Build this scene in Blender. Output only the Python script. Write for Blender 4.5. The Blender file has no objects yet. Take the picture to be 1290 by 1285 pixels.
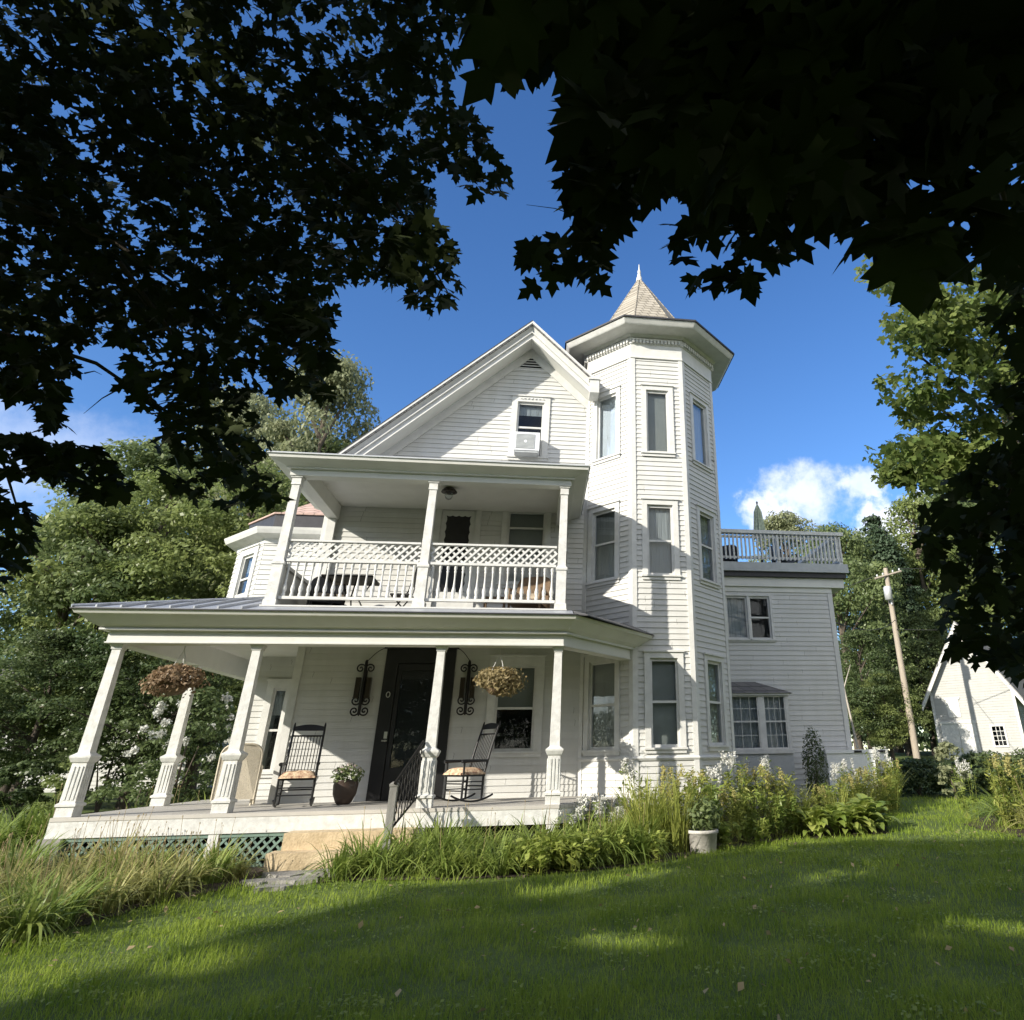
import bpy, math, random
import numpy as np
from mathutils import Matrix, Vector
R = math.radians
random.seed(7); rng = np.random.default_rng(11)
S = bpy.context.scene
COL = S.collection

# ------------------------------------------------------------------ camera
F_PX, PX, PY = 845.83, 814.96, 556.41
YAW, PITCH, ROLL = 0.1558, 0.4410, -0.0169
CAM = np.array([6.6592, -12.1032, 0.6352])
cy, sy, cp, sp, cr, sr = math.cos(YAW), math.sin(YAW), math.cos(PITCH), math.sin(PITCH), math.cos(ROLL), math.sin(ROLL)
FW = np.array([sy*cp, cy*cp, sp]); RT0 = np.array([cy, -sy, 0.0]); UP0 = np.cross(RT0, FW)
RT = RT0*cr + UP0*sr; UP = -RT0*sr + UP0*cr

def ray(u, v): return FW + RT*(u-PX)/F_PX - UP*(v-PY)/F_PX
def at(u, v, Y):                       # the point of a sight line that lies at distance Y behind the porch front
    d = ray(u, v); return CAM + d*((Y-CAM[1])/d[1])
def atd(u, v, D):                      # the point of a sight line D metres in front of the camera
    return CAM + ray(u, v)*D
def proj(P):
    d = np.asarray(P) - CAM
    z = d @ FW
    z = np.where(z < .05, .05, z)
    return PX + F_PX*(d @ RT)/z, PY - F_PX*(d @ UP)/z, d @ FW

cam = bpy.data.cameras.new('camera'); camo = bpy.data.objects.new('camera', cam); COL.objects.link(camo)
camo.matrix_world = Matrix(((RT[0], UP[0], -FW[0], CAM[0]), (RT[1], UP[1], -FW[1], CAM[1]), (RT[2], UP[2], -FW[2], CAM[2]), (0, 0, 0, 1)))
cam.sensor_fit = 'HORIZONTAL'; cam.sensor_width = 36.0; cam.lens = 36*F_PX/1290
cam.shift_x = (645-PX)/1290; cam.shift_y = (PY-642.5)/1290
cam.clip_start = .05; cam.clip_end = 2000
S.camera = camo

# ------------------------------------------------------------------ light
SUN_AZ, SUN_EL = R(54.8), R(23.6)      # measured left of the facade's normal
TRV = np.array([math.sin(SUN_AZ)*math.cos(SUN_EL), math.cos(SUN_AZ)*math.cos(SUN_EL), -math.sin(SUN_EL)])
ld = bpy.data.lights.new('sun', 'SUN'); ld.energy = 3.0; ld.angle = R(.53); ld.color = (1.0, .93, .80)
lo = bpy.data.objects.new('sun', ld); COL.objects.link(lo); lo.location = (-30, -30, 40)
lo.rotation_euler = Vector(TRV).to_track_quat('-Z', 'Y').to_euler()
W = bpy.data.worlds.new('World'); S.world = W; W.use_nodes = True
wn, wl = W.node_tree.nodes, W.node_tree.links; wn.clear()
def N(nt, typ, **kw):
    n = nt.nodes.new(typ)
    for k, v in kw.items():
        if k.startswith('i_'):
            key = k[2:]
            n.inputs[int(key) if key.isdigit() else key.replace('_', ' ')].default_value = v
        else: setattr(n, k, v)
    return n
nt = W.node_tree
sky = N(nt, 'ShaderNodeTexSky', sky_type='NISHITA', sun_disc=False, sun_elevation=SUN_EL, sun_rotation=math.atan2(-TRV[0], -TRV[1]) % (2*math.pi), altitude=300, air_density=1.0, dust_density=.35, ozone_density=3.0)
hsv = N(nt, 'ShaderNodeHueSaturation', i_Hue=.508, i_Saturation=1.2, i_Value=.70)
tc = N(nt, 'ShaderNodeTexCoord')
wl.new(sky.outputs[0], hsv.inputs['Color'])
def cloud_mask(u, v, size, thr, soft, zs):
    """soft cumulus round a direction of the sky: distance from that direction broken up by noise"""
    d = ray(u, v); d = d/np.linalg.norm(d)
    sub = N(nt, 'ShaderNodeVectorMath', operation='SUBTRACT'); sub.inputs[1].default_value = tuple(d)
    wl.new(tc.outputs['Generated'], sub.inputs[0])
    sc = N(nt, 'ShaderNodeVectorMath', operation='MULTIPLY'); sc.inputs[1].default_value = (1/size, 1/size, zs/size); wl.new(sub.outputs[0], sc.inputs[0])
    ln = N(nt, 'ShaderNodeVectorMath', operation='LENGTH'); wl.new(sc.outputs[0], ln.inputs[0])
    nz = N(nt, 'ShaderNodeTexNoise', i_Scale=14.0, i_Detail=10.0, i_Roughness=.6); nz.noise_dimensions = '3D'
    wl.new(tc.outputs['Generated'], nz.inputs['Vector'])
    m = N(nt, 'ShaderNodeMath', operation='MULTIPLY_ADD'); m.inputs[1].default_value = -2.8; m.inputs[2].default_value = 1.3; wl.new(nz.outputs['Fac'], m.inputs[0])
    a = N(nt, 'ShaderNodeMath', operation='ADD'); wl.new(ln.outputs['Value'], a.inputs[0]); wl.new(m.outputs[0], a.inputs[1])
    mr = N(nt, 'ShaderNodeMapRange', interpolation_type='SMOOTHSTEP'); mr.inputs[1].default_value = thr+soft; mr.inputs[2].default_value = thr-soft
    mr.inputs[3].default_value = 0; mr.inputs[4].default_value = 1; wl.new(a.outputs[0], mr.inputs[0])
    return mr.outputs[0]
masks = [(cloud_mask(1015, 625, .085, .60, .42, 1.9), .72), (cloud_mask(965, 648, .05, .66, .3, 1.4), .75), (cloud_mask(1085, 610, .04, .6, .3, 1.8), .6), (cloud_mask(1122, 672, .055, .72, .3, 1.1), .95), (cloud_mask(1165, 640, .04, .6, .3, 1.5), .7), 
         (cloud_mask(20, 560, .12, .75, .6, 2.2), .28)]
prev = hsv.outputs[0]
for mk, amt in masks:
    mx = N(nt, 'ShaderNodeMix', data_type='RGBA'); mul = N(nt, 'ShaderNodeMath', operation='MULTIPLY'); mul.inputs[1].default_value = amt
    wl.new(mk, mul.inputs[0]); wl.new(mul.outputs[0], mx.inputs[0]); wl.new(prev, mx.inputs[6]); mx.inputs[7].default_value = (3.9, 4.0, 4.4, 1); prev = mx.outputs[2]
# unseen bright cloud added behind and above the viewer, as fill light for the shade
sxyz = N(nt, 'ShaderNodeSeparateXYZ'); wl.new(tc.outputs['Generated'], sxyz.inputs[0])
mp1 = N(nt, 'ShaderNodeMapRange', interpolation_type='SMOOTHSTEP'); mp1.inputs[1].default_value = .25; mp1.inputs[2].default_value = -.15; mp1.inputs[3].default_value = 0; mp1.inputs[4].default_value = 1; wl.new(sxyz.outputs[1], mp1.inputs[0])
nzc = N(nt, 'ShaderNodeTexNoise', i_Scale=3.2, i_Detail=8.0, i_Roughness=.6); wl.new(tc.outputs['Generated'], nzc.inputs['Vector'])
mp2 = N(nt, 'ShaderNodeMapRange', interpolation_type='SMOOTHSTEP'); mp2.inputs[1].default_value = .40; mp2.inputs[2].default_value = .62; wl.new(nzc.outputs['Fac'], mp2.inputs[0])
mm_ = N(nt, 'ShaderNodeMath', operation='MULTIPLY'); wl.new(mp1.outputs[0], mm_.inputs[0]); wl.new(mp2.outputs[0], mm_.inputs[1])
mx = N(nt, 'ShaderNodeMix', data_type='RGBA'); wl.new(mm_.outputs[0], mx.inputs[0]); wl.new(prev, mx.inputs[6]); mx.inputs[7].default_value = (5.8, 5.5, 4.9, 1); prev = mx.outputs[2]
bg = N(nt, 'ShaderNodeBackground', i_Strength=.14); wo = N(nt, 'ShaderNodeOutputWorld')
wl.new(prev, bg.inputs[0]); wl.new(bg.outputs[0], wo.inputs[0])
S.view_settings.view_transform = 'Standard'; S.view_settings.look = 'None'; S.view_settings.exposure = 1.25; S.view_settings.gamma = 1
cyc = S.cycles
cyc.max_bounces = 7; cyc.diffuse_bounces = 4; cyc.glossy_bounces = 3; cyc.transmission_bounces = 4; cyc.transparent_max_bounces = 12
cyc.use_denoising = True; cyc.sample_clamp_indirect = 6; cyc.caustics_reflective = False; cyc.caustics_refractive = False

# ------------------------------------------------------------------ materials
def new_mat(name):
    m = bpy.data.materials.new(name); m.use_nodes = True; return m, m.node_tree, m.node_tree.nodes['Principled BSDF']
def mat(name, c, rough=.6, var=.12, scale=6.0, bump=0.0, bscale=60.0, metal=0.0, spec=.4, stretch=(1, 1, 1), c2=None):
    m, t, b = new_mat(name)
    tcn = N(t, 'ShaderNodeTexCoord'); mp = N(t, 'ShaderNodeMapping'); mp.inputs['Scale'].default_value = stretch
    t.links.new(tcn.outputs['Object'], mp.inputs[0])
    nz = N(t, 'ShaderNodeTexNoise', i_Scale=scale, i_Detail=6.0, i_Roughness=.62); t.links.new(mp.outputs[0], nz.inputs['Vector'])
    rp = N(t, 'ShaderNodeValToRGB'); lo_ = tuple(max(0, x*(1-var)) for x in c); hi = tuple(min(1, x*(1+var)) for x in (c2 or c))
    rp.color_ramp.elements[0].position = .3; rp.color_ramp.elements[1].position = .7
    rp.color_ramp.elements[0].color = (*lo_, 1); rp.color_ramp.elements[1].color = (*hi, 1)
    t.links.new(nz.outputs['Fac'], rp.inputs[0]); t.links.new(rp.outputs[0], b.inputs['Base Color'])
    b.inputs['Roughness'].default_value = rough; b.inputs['Metallic'].default_value = metal; b.inputs['Specular IOR Level'].default_value = spec
    if bump:
        nb = N(t, 'ShaderNodeTexNoise', i_Scale=bscale, i_Detail=5.0); t.links.new(mp.outputs[0], nb.inputs['Vector'])
        bp = N(t, 'ShaderNodeBump', i_Strength=bump, i_Distance=.02); t.links.new(nb.outputs['Fac'], bp.inputs['Height']); t.links.new(bp.outputs[0], b.inputs['Normal'])
    return m
def leaf_mat(name, c, c2, trans=.35, rough=.45, scale=.6, spec=.35):
    """leaf: two greens by leaf and by place, a share of the light comes through"""
    m, t, b = new_mat(name)
    g = N(t, 'ShaderNodeNewGeometry'); nz = N(t, 'ShaderNodeTexNoise', i_Scale=scale, i_Detail=3.0)
    t.links.new(g.outputs['Position'], nz.inputs['Vector'])
    ad = N(t, 'ShaderNodeMath', operation='MULTIPLY_ADD'); ad.inputs[1].default_value = .55; t.links.new(g.outputs['Random Per Island'], ad.inputs[0])
    mm = N(t, 'ShaderNodeMath', operation='MULTIPLY_ADD'); mm.inputs[1].default_value = 1.6; mm.inputs[2].default_value = -.55; t.links.new(nz.outputs['Fac'], mm.inputs[0]); t.links.new(mm.outputs[0], ad.inputs[2])
    mx = N(t, 'ShaderNodeMix', data_type='RGBA'); mx.inputs[6].default_value = (*c, 1); mx.inputs[7].default_value = (*c2, 1); mx.clamp_factor = True
    t.links.new(ad.outputs[0], mx.inputs[0])
    t.links.new(mx.outputs[2], b.inputs['Base Color']); b.inputs['Roughness'].default_value = rough; b.inputs['Specular IOR Level'].default_value = spec
    tr = N(t, 'ShaderNodeBsdfTranslucent'); t.links.new(mx.outputs[2], tr.inputs[0])
    ms = N(t, 'ShaderNodeMixShader'); ms.inputs[0].default_value = trans
    t.links.new(b.outputs[0], ms.inputs[1]); t.links.new(tr.outputs[0], ms.inputs[2]); t.links.new(ms.outputs[0], t.nodes['Material Output'].inputs[0])
    return m
def glass_mat(name, tint=(.9, .93, .95), refl=1.0):
    m, t, b = new_mat(name)
    fr = N(t, 'ShaderNodeFresnel', i_IOR=1.5); gl = N(t, 'ShaderNodeBsdfGlossy', i_Roughness=.02); tr = N(t, 'ShaderNodeBsdfTransparent'); tr.inputs[0].default_value = (*tint, 1)
    nz = N(t, 'ShaderNodeTexNoise', i_Scale=2.2, i_Detail=1.0); bp = N(t, 'ShaderNodeBump', i_Strength=.06, i_Distance=.05); t.links.new(nz.outputs[0], bp.inputs['Height'])
    t.links.new(bp.outputs[0], gl.inputs['Normal']); t.links.new(bp.outputs[0], fr.inputs['Normal'])
    mu = N(t, 'ShaderNodeMath', operation='MULTIPLY_ADD'); mu.inputs[1].default_value = refl*.5; mu.inputs[2].default_value = .0; t.links.new(fr.outputs[0], mu.inputs[0])
    ms = N(t, 'ShaderNodeMixShader'); t.links.new(mu.outputs[0], ms.inputs[0]); t.links.new(tr.outputs[0], ms.inputs[1]); t.links.new(gl.outputs[0], ms.inputs[2])
    t.links.new(ms.outputs[0], t.nodes['Material Output'].inputs[0]); return m
def brick_mat(name, c1, c2, mort, bw, bh, rough=.85, axis='z', bump=.5):
    """rows of shingles; rows follow the height, columns follow x+y"""
    m, t, b = new_mat(name)
    tcn = N(t, 'ShaderNodeTexCoord'); sx = N(t, 'ShaderNodeSeparateXYZ'); t.links.new(tcn.outputs['Object'], sx.inputs[0])
    ad = N(t, 'ShaderNodeMath', operation='ADD'); t.links.new(sx.outputs[0], ad.inputs[0]); t.links.new(sx.outputs[1], ad.inputs[1])
    cb = N(t, 'ShaderNodeCombineXYZ'); t.links.new(ad.outputs[0], cb.inputs[0]); t.links.new(sx.outputs[2], cb.inputs[1])
    br = N(t, 'ShaderNodeTexBrick', i_Scale=1.0); br.inputs['Color1'].default_value = (*c1, 1); br.inputs['Color2'].default_value = (*c2, 1); br.inputs['Mortar'].default_value = (*mort, 1)
    br.inputs['Brick Width'].default_value = bw; br.inputs['Row Height'].default_value = bh; br.inputs['Mortar Size'].default_value = .012; br.inputs['Bias'].default_value = -.1
    t.links.new(cb.outputs[0], br.inputs['Vector'])
    nz = N(t, 'ShaderNodeTexNoise', i_Scale=9.0, i_Detail=5.0); t.links.new(tcn.outputs['Object'], nz.inputs['Vector'])
    mx = N(t, 'ShaderNodeMix', data_type='RGBA', blend_type='MULTIPLY'); mx.inputs[0].default_value = .5
    t.links.new(br.outputs[0], mx.inputs[6]); rp = N(t, 'ShaderNodeValToRGB'); rp.color_ramp.elements[0].color = (.55, .53, .5, 1); rp.color_ramp.elements[1].color = (1.2, 1.2, 1.2, 1)
    t.links.new(nz.outputs[0], rp.inputs[0]); t.links.new(rp.outputs[0], mx.inputs[7]); t.links.new(mx.outputs[2], b.inputs['Base Color'])
    b.inputs['Roughness'].default_value = rough
    bp = N(t, 'ShaderNodeBump', i_Strength=bump, i_Distance=.01); bp.invert = True; t.links.new(br.outputs['Fac'], bp.inputs['Height']); t.links.new(bp.outputs[0], b.inputs['Normal'])
    return m
def board_mat(name, c, board=.09, axis=0, var=.25, rough=.7):
    m, t, b = new_mat(name)
    tcn = N(t, 'ShaderNodeTexCoord'); sx = N(t, 'ShaderNodeSeparateXYZ'); t.links.new(tcn.outputs['Object'], sx.inputs[0])
    dv = N(t, 'ShaderNodeMath', operation='DIVIDE'); dv.inputs[1].default_value = board; t.links.new(sx.outputs[axis], dv.inputs[0])
    fl = N(t, 'ShaderNodeMath', operation='FLOOR'); t.links.new(dv.outputs[0], fl.inputs[0])
    wnz = N(t, 'ShaderNodeTexWhiteNoise', noise_dimensions='1D'); t.links.new(fl.outputs[0], wnz.inputs['W'])
    fr = N(t, 'ShaderNodeMath', operation='FRACT'); t.links.new(dv.outputs[0], fr.inputs[0])
    gt = N(t, 'ShaderNodeMath', operation='LESS_THAN'); gt.inputs[1].default_value = .07; t.links.new(fr.outputs[0], gt.inputs[0])
    nz = N(t, 'ShaderNodeTexNoise', i_Scale=7.0, i_Detail=6.0); t.links.new(tcn.outputs['Object'], nz.inputs['Vector'])
    ad = N(t, 'ShaderNodeMath', operation='MULTIPLY_ADD'); ad.inputs[1].default_value = .5; t.links.new(wnz.outputs['Value'], ad.inputs[0])
    hf = N(t, 'ShaderNodeMath', operation='MULTIPLY'); hf.inputs[1].default_value = .5; t.links.new(nz.outputs[0], hf.inputs[0]); t.links.new(hf.outputs[0], ad.inputs[2])
    mx = N(t, 'ShaderNodeMix', data_type='RGBA'); mx.inputs[6].default_value = (*[x*(1-var) for x in c], 1); mx.inputs[7].default_value = (*[x*(1+var) for x in c], 1)
    t.links.new(ad.outputs[0], mx.inputs[0])
    m2 = N(t, 'ShaderNodeMix', data_type='RGBA'); t.links.new(gt.outputs[0], m2.inputs[0]); t.links.new(mx.outputs[2], m2.inputs[6]); m2.inputs[7].default_value = (*[x*.25 for x in c], 1)
    t.links.new(m2.outputs[2], b.inputs['Base Color']); b.inputs['Roughness'].default_value = rough
    return m
def fold_mat(name, c, var=.25, scale=16.0):
    """hanging cloth: vertical folds as bump"""
    m, t, b = new_mat(name)
    tcn = N(t, 'ShaderNodeTexCoord'); mp = N(t, 'ShaderNodeMapping'); mp.inputs['Scale'].default_value = (1, 1, .05); t.links.new(tcn.outputs['Object'], mp.inputs[0])
    nz = N(t, 'ShaderNodeTexNoise', i_Scale=scale, i_Detail=2.0); t.links.new(mp.outputs[0], nz.inputs['Vector'])
    bp = N(t, 'ShaderNodeBump', i_Strength=1.0, i_Distance=.06); t.links.new(nz.outputs[0], bp.inputs['Height']); t.links.new(bp.outputs[0], b.inputs['Normal'])
    b.inputs['Base Color'].default_value = (*c, 1); b.inputs['Roughness'].default_value = .9
    return m

def siding_mat(name, c, row):
    """painted boards: each length of board has its own tone, butt joints, grime streaks"""
    m, t, b = new_mat(name); L = t.links.new
    tcn = N(t, 'ShaderNodeTexCoord'); sx = N(t, 'ShaderNodeSeparateXYZ'); L(tcn.outputs['Object'], sx.inputs[0])
    dv = N(t, 'ShaderNodeMath', operation='DIVIDE'); dv.inputs[1].default_value = row; L(sx.outputs[2], dv.inputs[0]); fl = N(t, 'ShaderNodeMath', operation='FLOOR'); L(dv.outputs[0], fl.inputs[0])
    w1 = N(t, 'ShaderNodeTexWhiteNoise', noise_dimensions='1D'); L(fl.outputs[0], w1.inputs['W'])
    al = N(t, 'ShaderNodeMath', operation='SUBTRACT'); L(sx.outputs[0], al.inputs[0]); L(sx.outputs[1], al.inputs[1])
    a2 = N(t, 'ShaderNodeMath', operation='MULTIPLY_ADD'); a2.inputs[1].default_value = 1/2.7; L(al.outputs[0], a2.inputs[0])
    w3 = N(t, 'ShaderNodeMath', operation='MULTIPLY'); w3.inputs[1].default_value = 3.0; L(w1.outputs['Value'], w3.inputs[0]); L(w3.outputs[0], a2.inputs[2])
    sg = N(t, 'ShaderNodeMath', operation='FLOOR'); L(a2.outputs[0], sg.inputs[0]); fr = N(t, 'ShaderNodeMath', operation='FRACT'); L(a2.outputs[0], fr.inputs[0])
    cb = N(t, 'ShaderNodeCombineXYZ'); L(sg.outputs[0], cb.inputs[0]); L(fl.outputs[0], cb.inputs[1]); w2 = N(t, 'ShaderNodeTexWhiteNoise', noise_dimensions='2D'); L(cb.outputs[0], w2.inputs['Vector'])
    jt = N(t, 'ShaderNodeMath', operation='LESS_THAN'); jt.inputs[1].default_value = .0022; L(fr.outputs[0], jt.inputs[0])
    mp = N(t, 'ShaderNodeMapping'); mp.inputs['Scale'].default_value = (1.6, 1.6, .45); L(tcn.outputs['Object'], mp.inputs[0])
    nz = N(t, 'ShaderNodeTexNoise', i_Scale=2.4, i_Detail=9.0, i_Roughness=.68); L(mp.outputs[0], nz.inputs['Vector'])
    rp = N(t, 'ShaderNodeValToRGB'); rp.color_ramp.elements[0].position = .28; rp.color_ramp.elements[1].position = .6; rp.color_ramp.elements[0].color = (c[0]*.91, c[1]*.91, c[2]*.89, 1); rp.color_ramp.elements[1].color = (*c, 1); L(nz.outputs[0], rp.inputs[0])
    tn = N(t, 'ShaderNodeMath', operation='MULTIPLY_ADD'); tn.inputs[1].default_value = .08; tn.inputs[2].default_value = .96; L(w2.outputs['Value'], tn.inputs[0])
    mu = N(t, 'ShaderNodeMix', data_type='RGBA', blend_type='MULTIPLY'); mu.inputs[0].default_value = 1; L(rp.outputs[0], mu.inputs[6]); L(tn.outputs[0], mu.inputs[7])
    mj = N(t, 'ShaderNodeMix', data_type='RGBA'); L(jt.outputs[0], mj.inputs[0]); L(mu.outputs[2], mj.inputs[6]); mj.inputs[7].default_value = (.12, .12, .11, 1); L(mj.outputs[2], b.inputs['Base Color'])
    n2 = N(t, 'ShaderNodeTexNoise', i_Scale=1.0, i_Detail=4.0); m2 = N(t, 'ShaderNodeMapping'); m2.inputs['Scale'].default_value = (3, 3, 40); L(tcn.outputs['Object'], m2.inputs[0]); L(m2.outputs[0], n2.inputs['Vector'])
    bp = N(t, 'ShaderNodeBump', i_Strength=.25, i_Distance=.01); L(n2.outputs[0], bp.inputs['Height']); L(bp.outputs[0], b.inputs['Normal']); b.inputs['Roughness'].default_value = .6; b.inputs['Specular IOR Level'].default_value = .3
    return m
M = {}
M['siding'] = siding_mat('white_clapboard_paint', (.58, .58, .565), .115)
M['barn_siding'] = siding_mat('barn_white_paint', (.42, .42, .405), .14)
M['trim'] = mat('white_trim_paint', (.57, .57, .553), .5, .05, 5.0, .08, 30, c2=(.63, .63, .61))
M['worn'] = mat('worn_white_paint', (.56, .56, .54), .6, .09, 9.0, .2, 40, c2=(.66, .66, .64))
M['grey_trim'] = mat('weathered_grey_trim', (.42, .44, .45), .6, .1, 6.0, .1, 40)
M['soffit'] = mat('cream_soffit_paint', (.66, .66, .625), .55, .05, 3.0, .05, 30)
M['shingle'] = brick_mat('grey_asphalt_shingle', (.13, .13, .135), (.18, .175, .17), (.06, .06, .06), .3, .13)
M['tan_shingle'] = brick_mat('tan_cedar_shingle', (.33, .30, .25), (.42, .385, .33), (.14, .125, .10), .22, .125)
M['pink_shingle'] = brick_mat('faded_pink_shingle', (.42, .29, .25), (.52, .38, .33), (.2, .15, .13), .25, .13)
M['metal_roof'] = mat('standing_seam_roof', (.38, .40, .44), .42, .08, 3.0, .05, 20, metal=.35)
M['dark_edge'] = mat('dark_drip_edge', (.035, .035, .04), .5, .2, 10)
M['glass'] = glass_mat('window_glass')
M['blind'] = mat('beige_roller_blind', (.34, .34, .305), .9, .08, 2.0, .1, 50)
M['curtain'] = fold_mat('sheer_curtain', (.40, .41, .40))
M['white_curtain'] = fold_mat('white_sheer_curtain', (.74, .76, .78), scale=9.0)
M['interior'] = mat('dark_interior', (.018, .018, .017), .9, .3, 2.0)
M['deck_floor'] = board_mat('grey_porch_boards', (.44, .42, .385), .085, 1)
M['black'] = mat('black_painted_wood', (.012, .012, .013), .4, .3, 5.0, .1, 40)
M['screen'] = mat('dark_screen_door', (.02, .02, .02), .25, .3, 3.0)
M['iron'] = mat('wrought_iron', (.018, .017, .016), .55, .3, 20.0, .3, 60, metal=.5)
M['amber'] = mat('smoked_amber_glass', (.03, .022, .014), .25, .25, 6.0)
M['steel'] = mat('brushed_steel', (.6, .6, .58), .3, .1, 10.0, metal=.9)
M['stone'] = mat('tan_sandstone_step', (.46, .36, .22), .85, .2, 5.0, .5, 35, c2=(.56, .45, .30))
M['slab'] = mat('grey_flagstone', (.25, .24, .22), .9, .3, 6.0, .7, 25)
M['fieldstone'] = mat('fieldstone_foundation', (.26, .25, .235), .95, .45, 5.0, .9, 9)
M['green_lattice'] = mat('green_painted_lattice', (.16, .24, .20), .7, .15, 8.0, .1, 30)
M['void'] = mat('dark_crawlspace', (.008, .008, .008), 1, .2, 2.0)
M['grey_wood'] = mat('weathered_grey_wood', (.22, .215, .20), .85, .25, 4.0, .4, 40, stretch=(4, 4, .5))
M['wicker'] = mat('cream_wicker', (.60, .54, .43), .8, .12, 30.0, .5, 120)
M['brown_wicker'] = mat('brown_wicker', (.15, .10, .06), .8, .3, 30.0, .5, 120)
M['floral'] = mat('floral_cushion', (.34, .12, .08), .9, .35, 17.0, .1, 40, c2=(.62, .50, .34))
M['cushion'] = mat('tan_cushion', (.42, .35, .27), .9, .3, 9.0)
M['terracotta'] = mat('dark_glazed_pot', (.055, .038, .03), .35, .25, 5.0)
M['white_pot'] = mat('weathered_white_planter', (.46, .445, .41), .8, .2, 9.0, .3, 30)
M['plastic'] = mat('white_plastic', (.72, .74, .76), .4, .04, 4.0)
M['canvas'] = mat('faded_green_canvas', (.36, .42, .30), .9, .25, 14.0, .2, 40, c2=(.50, .55, .42))
M['pole_wood'] = mat('tan_pole_wood', (.36, .31, .25), .85, .2, 4.0, .4, 30, stretch=(5, 5, .4))
M['pole_metal'] = mat('galvanised_metal', (.55, .56, .57), .5, .1, 6.0, metal=.3)
M['wire'] = mat('black_cable', (.03, .03, .03), .6, .1, 5.0)
M['barn_roof'] = mat('weathered_barn_roof', (.32, .31, .30), .8, .2, 4.0, .3, 15)
M['bark'] = mat('grey_brown_bark', (.10, .082, .065), .95, .35, 6.0, .9, 14, stretch=(3, 3, .5))
M['pale_bark'] = mat('pale_dead_wood', (.42, .38, .33), .9, .2, 6.0, .5, 14)
M['mulch'] = mat('brown_garden_soil', (.055, .042, .03), 1.0, .5, 12.0, 1.0, 30)
M['maple'] = leaf_mat('shaded_maple_leaf', (.024, .034, .012), (.044, .058, .02), .18, .65, 1.0, .12)  # maple leaf with the canopy's shade put into its colour
M['maple_lit'] = leaf_mat('sunlit_maple_leaf', (.10, .16, .04), (.24, .28, .09), .42, .45, .5)  # lighter copy of the maple leaf, sunlight put into its colour
M['leafA'] = leaf_mat('mid_green_leaf', (.10, .15, .055), (.23, .28, .115), .45, .42, .35)
M['leafB'] = leaf_mat('yellow_green_leaf', (.15, .20, .06), (.30, .35, .125), .46, .42, .35)
M['leafC'] = leaf_mat('dark_green_leaf', (.05, .085, .03), (.14, .18, .07), .36, .4, .4)
M['leafD'] = leaf_mat('grey_green_leaf', (.19, .22, .11), (.34, .36, .21), .42, .5, .35)
M['needle'] = leaf_mat('blue_green_needles', (.035, .065, .035), (.08, .12, .065), .15, .6, .5)
M['lily_g'] = leaf_mat('green_daylily_leaf', (.14, .22, .045), (.33, .39, .10), .4, .38, 1.6)
M['lily_y'] = leaf_mat('yellowing_daylily_leaf', (.18, .22, .055), (.48, .45, .18), .4, .45, 2.0)
M['straw'] = leaf_mat('dry_straw_stalk', (.30, .22, .11), (.45, .36, .2), .2, .7, 3.0)
M['hosta'] = leaf_mat('yellow_green_hosta_leaf', (.22, .31, .06), (.44, .48, .13), .45, .4, 2.0)
M['weed'] = leaf_mat('yellow_green_stem_leaf', (.22, .28, .055), (.46, .47, .13), .4, .45, 2.0)
M['gold'] = leaf_mat('greenish_gold_plume', (.30, .30, .10), (.50, .44, .18), .3, .7, 4.0)
M['white_petal'] = leaf_mat('white_petal', (.62, .62, .58), (.78, .78, .74), .3, .6, 5.0)
M['pink_petal'] = leaf_mat('pale_pink_petal', (.52, .40, .40), (.70, .62, .60), .3, .6, 5.0)
M['coleus'] = leaf_mat('russet_coleus_leaf', (.19, .12, .07), (.36, .26, .16), .3, .55, 5.0)
M['dry_basket'] = leaf_mat('dry_tan_basket_leaf', (.16, .13, .055), (.40, .32, .17), .35, .6, 5.0)
M['grass'] = leaf_mat('lawn_grass_blade', (.155, .25, .024), (.36, .44, .075), .47, .65, 1.3, .15)

# ------------------------------------------------------------------ mesh helpers
OFF = {}                                # world place of each thing's base, so that its parts' meshes are stored relative to it
def tag(o, label=None, cat=None, group=None, kind=None):
    if label: o['label'] = label
    if cat: o['category'] = cat
    if group: o['group'] = group
    if kind: o['kind'] = kind
    return o
def empty(name, loc=(0, 0, 0), label=None, cat=None, group=None, rz=0.0):
    o = bpy.data.objects.new(name, None); o.empty_display_size = .2; COL.objects.link(o); o.location = loc; o.rotation_euler = (0, 0, rz)
    return tag(o, label, cat, group)
def fast_mesh(name, V, Fc, m, smooth=False):
    """V (n,3) array, Fc list of (k,c) int arrays"""
    me = bpy.data.meshes.new(name); V = np.asarray(V, np.float32)
    Fc = [np.asarray(f, np.int32) for f in Fc if len(f)]
    me.vertices.add(len(V)); me.vertices.foreach_set('co', V.ravel())
    tot = sum(f.size for f in Fc); npoly = sum(len(f) for f in Fc)
    me.loops.add(tot); me.loops.foreach_set('vertex_index', np.concatenate([f.ravel() for f in Fc]))
    me.polygons.add(npoly); st = []; s0 = 0
    for f in Fc:
        st.append(s0 + np.arange(len(f))*f.shape[1]); s0 += f.size
    me.polygons.foreach_set('loop_start', np.concatenate(st).astype(np.int32))
    if smooth: me.polygons.foreach_set('use_smooth', np.ones(npoly, bool))
    me.update(calc_edges=True); me.validate()
    if m: me.materials.append(m)
    return me
def link(name, me, parent=None):
    o = bpy.data.objects.new(name, me); COL.objects.link(o)
    if parent: o.parent = parent
    return o
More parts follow.
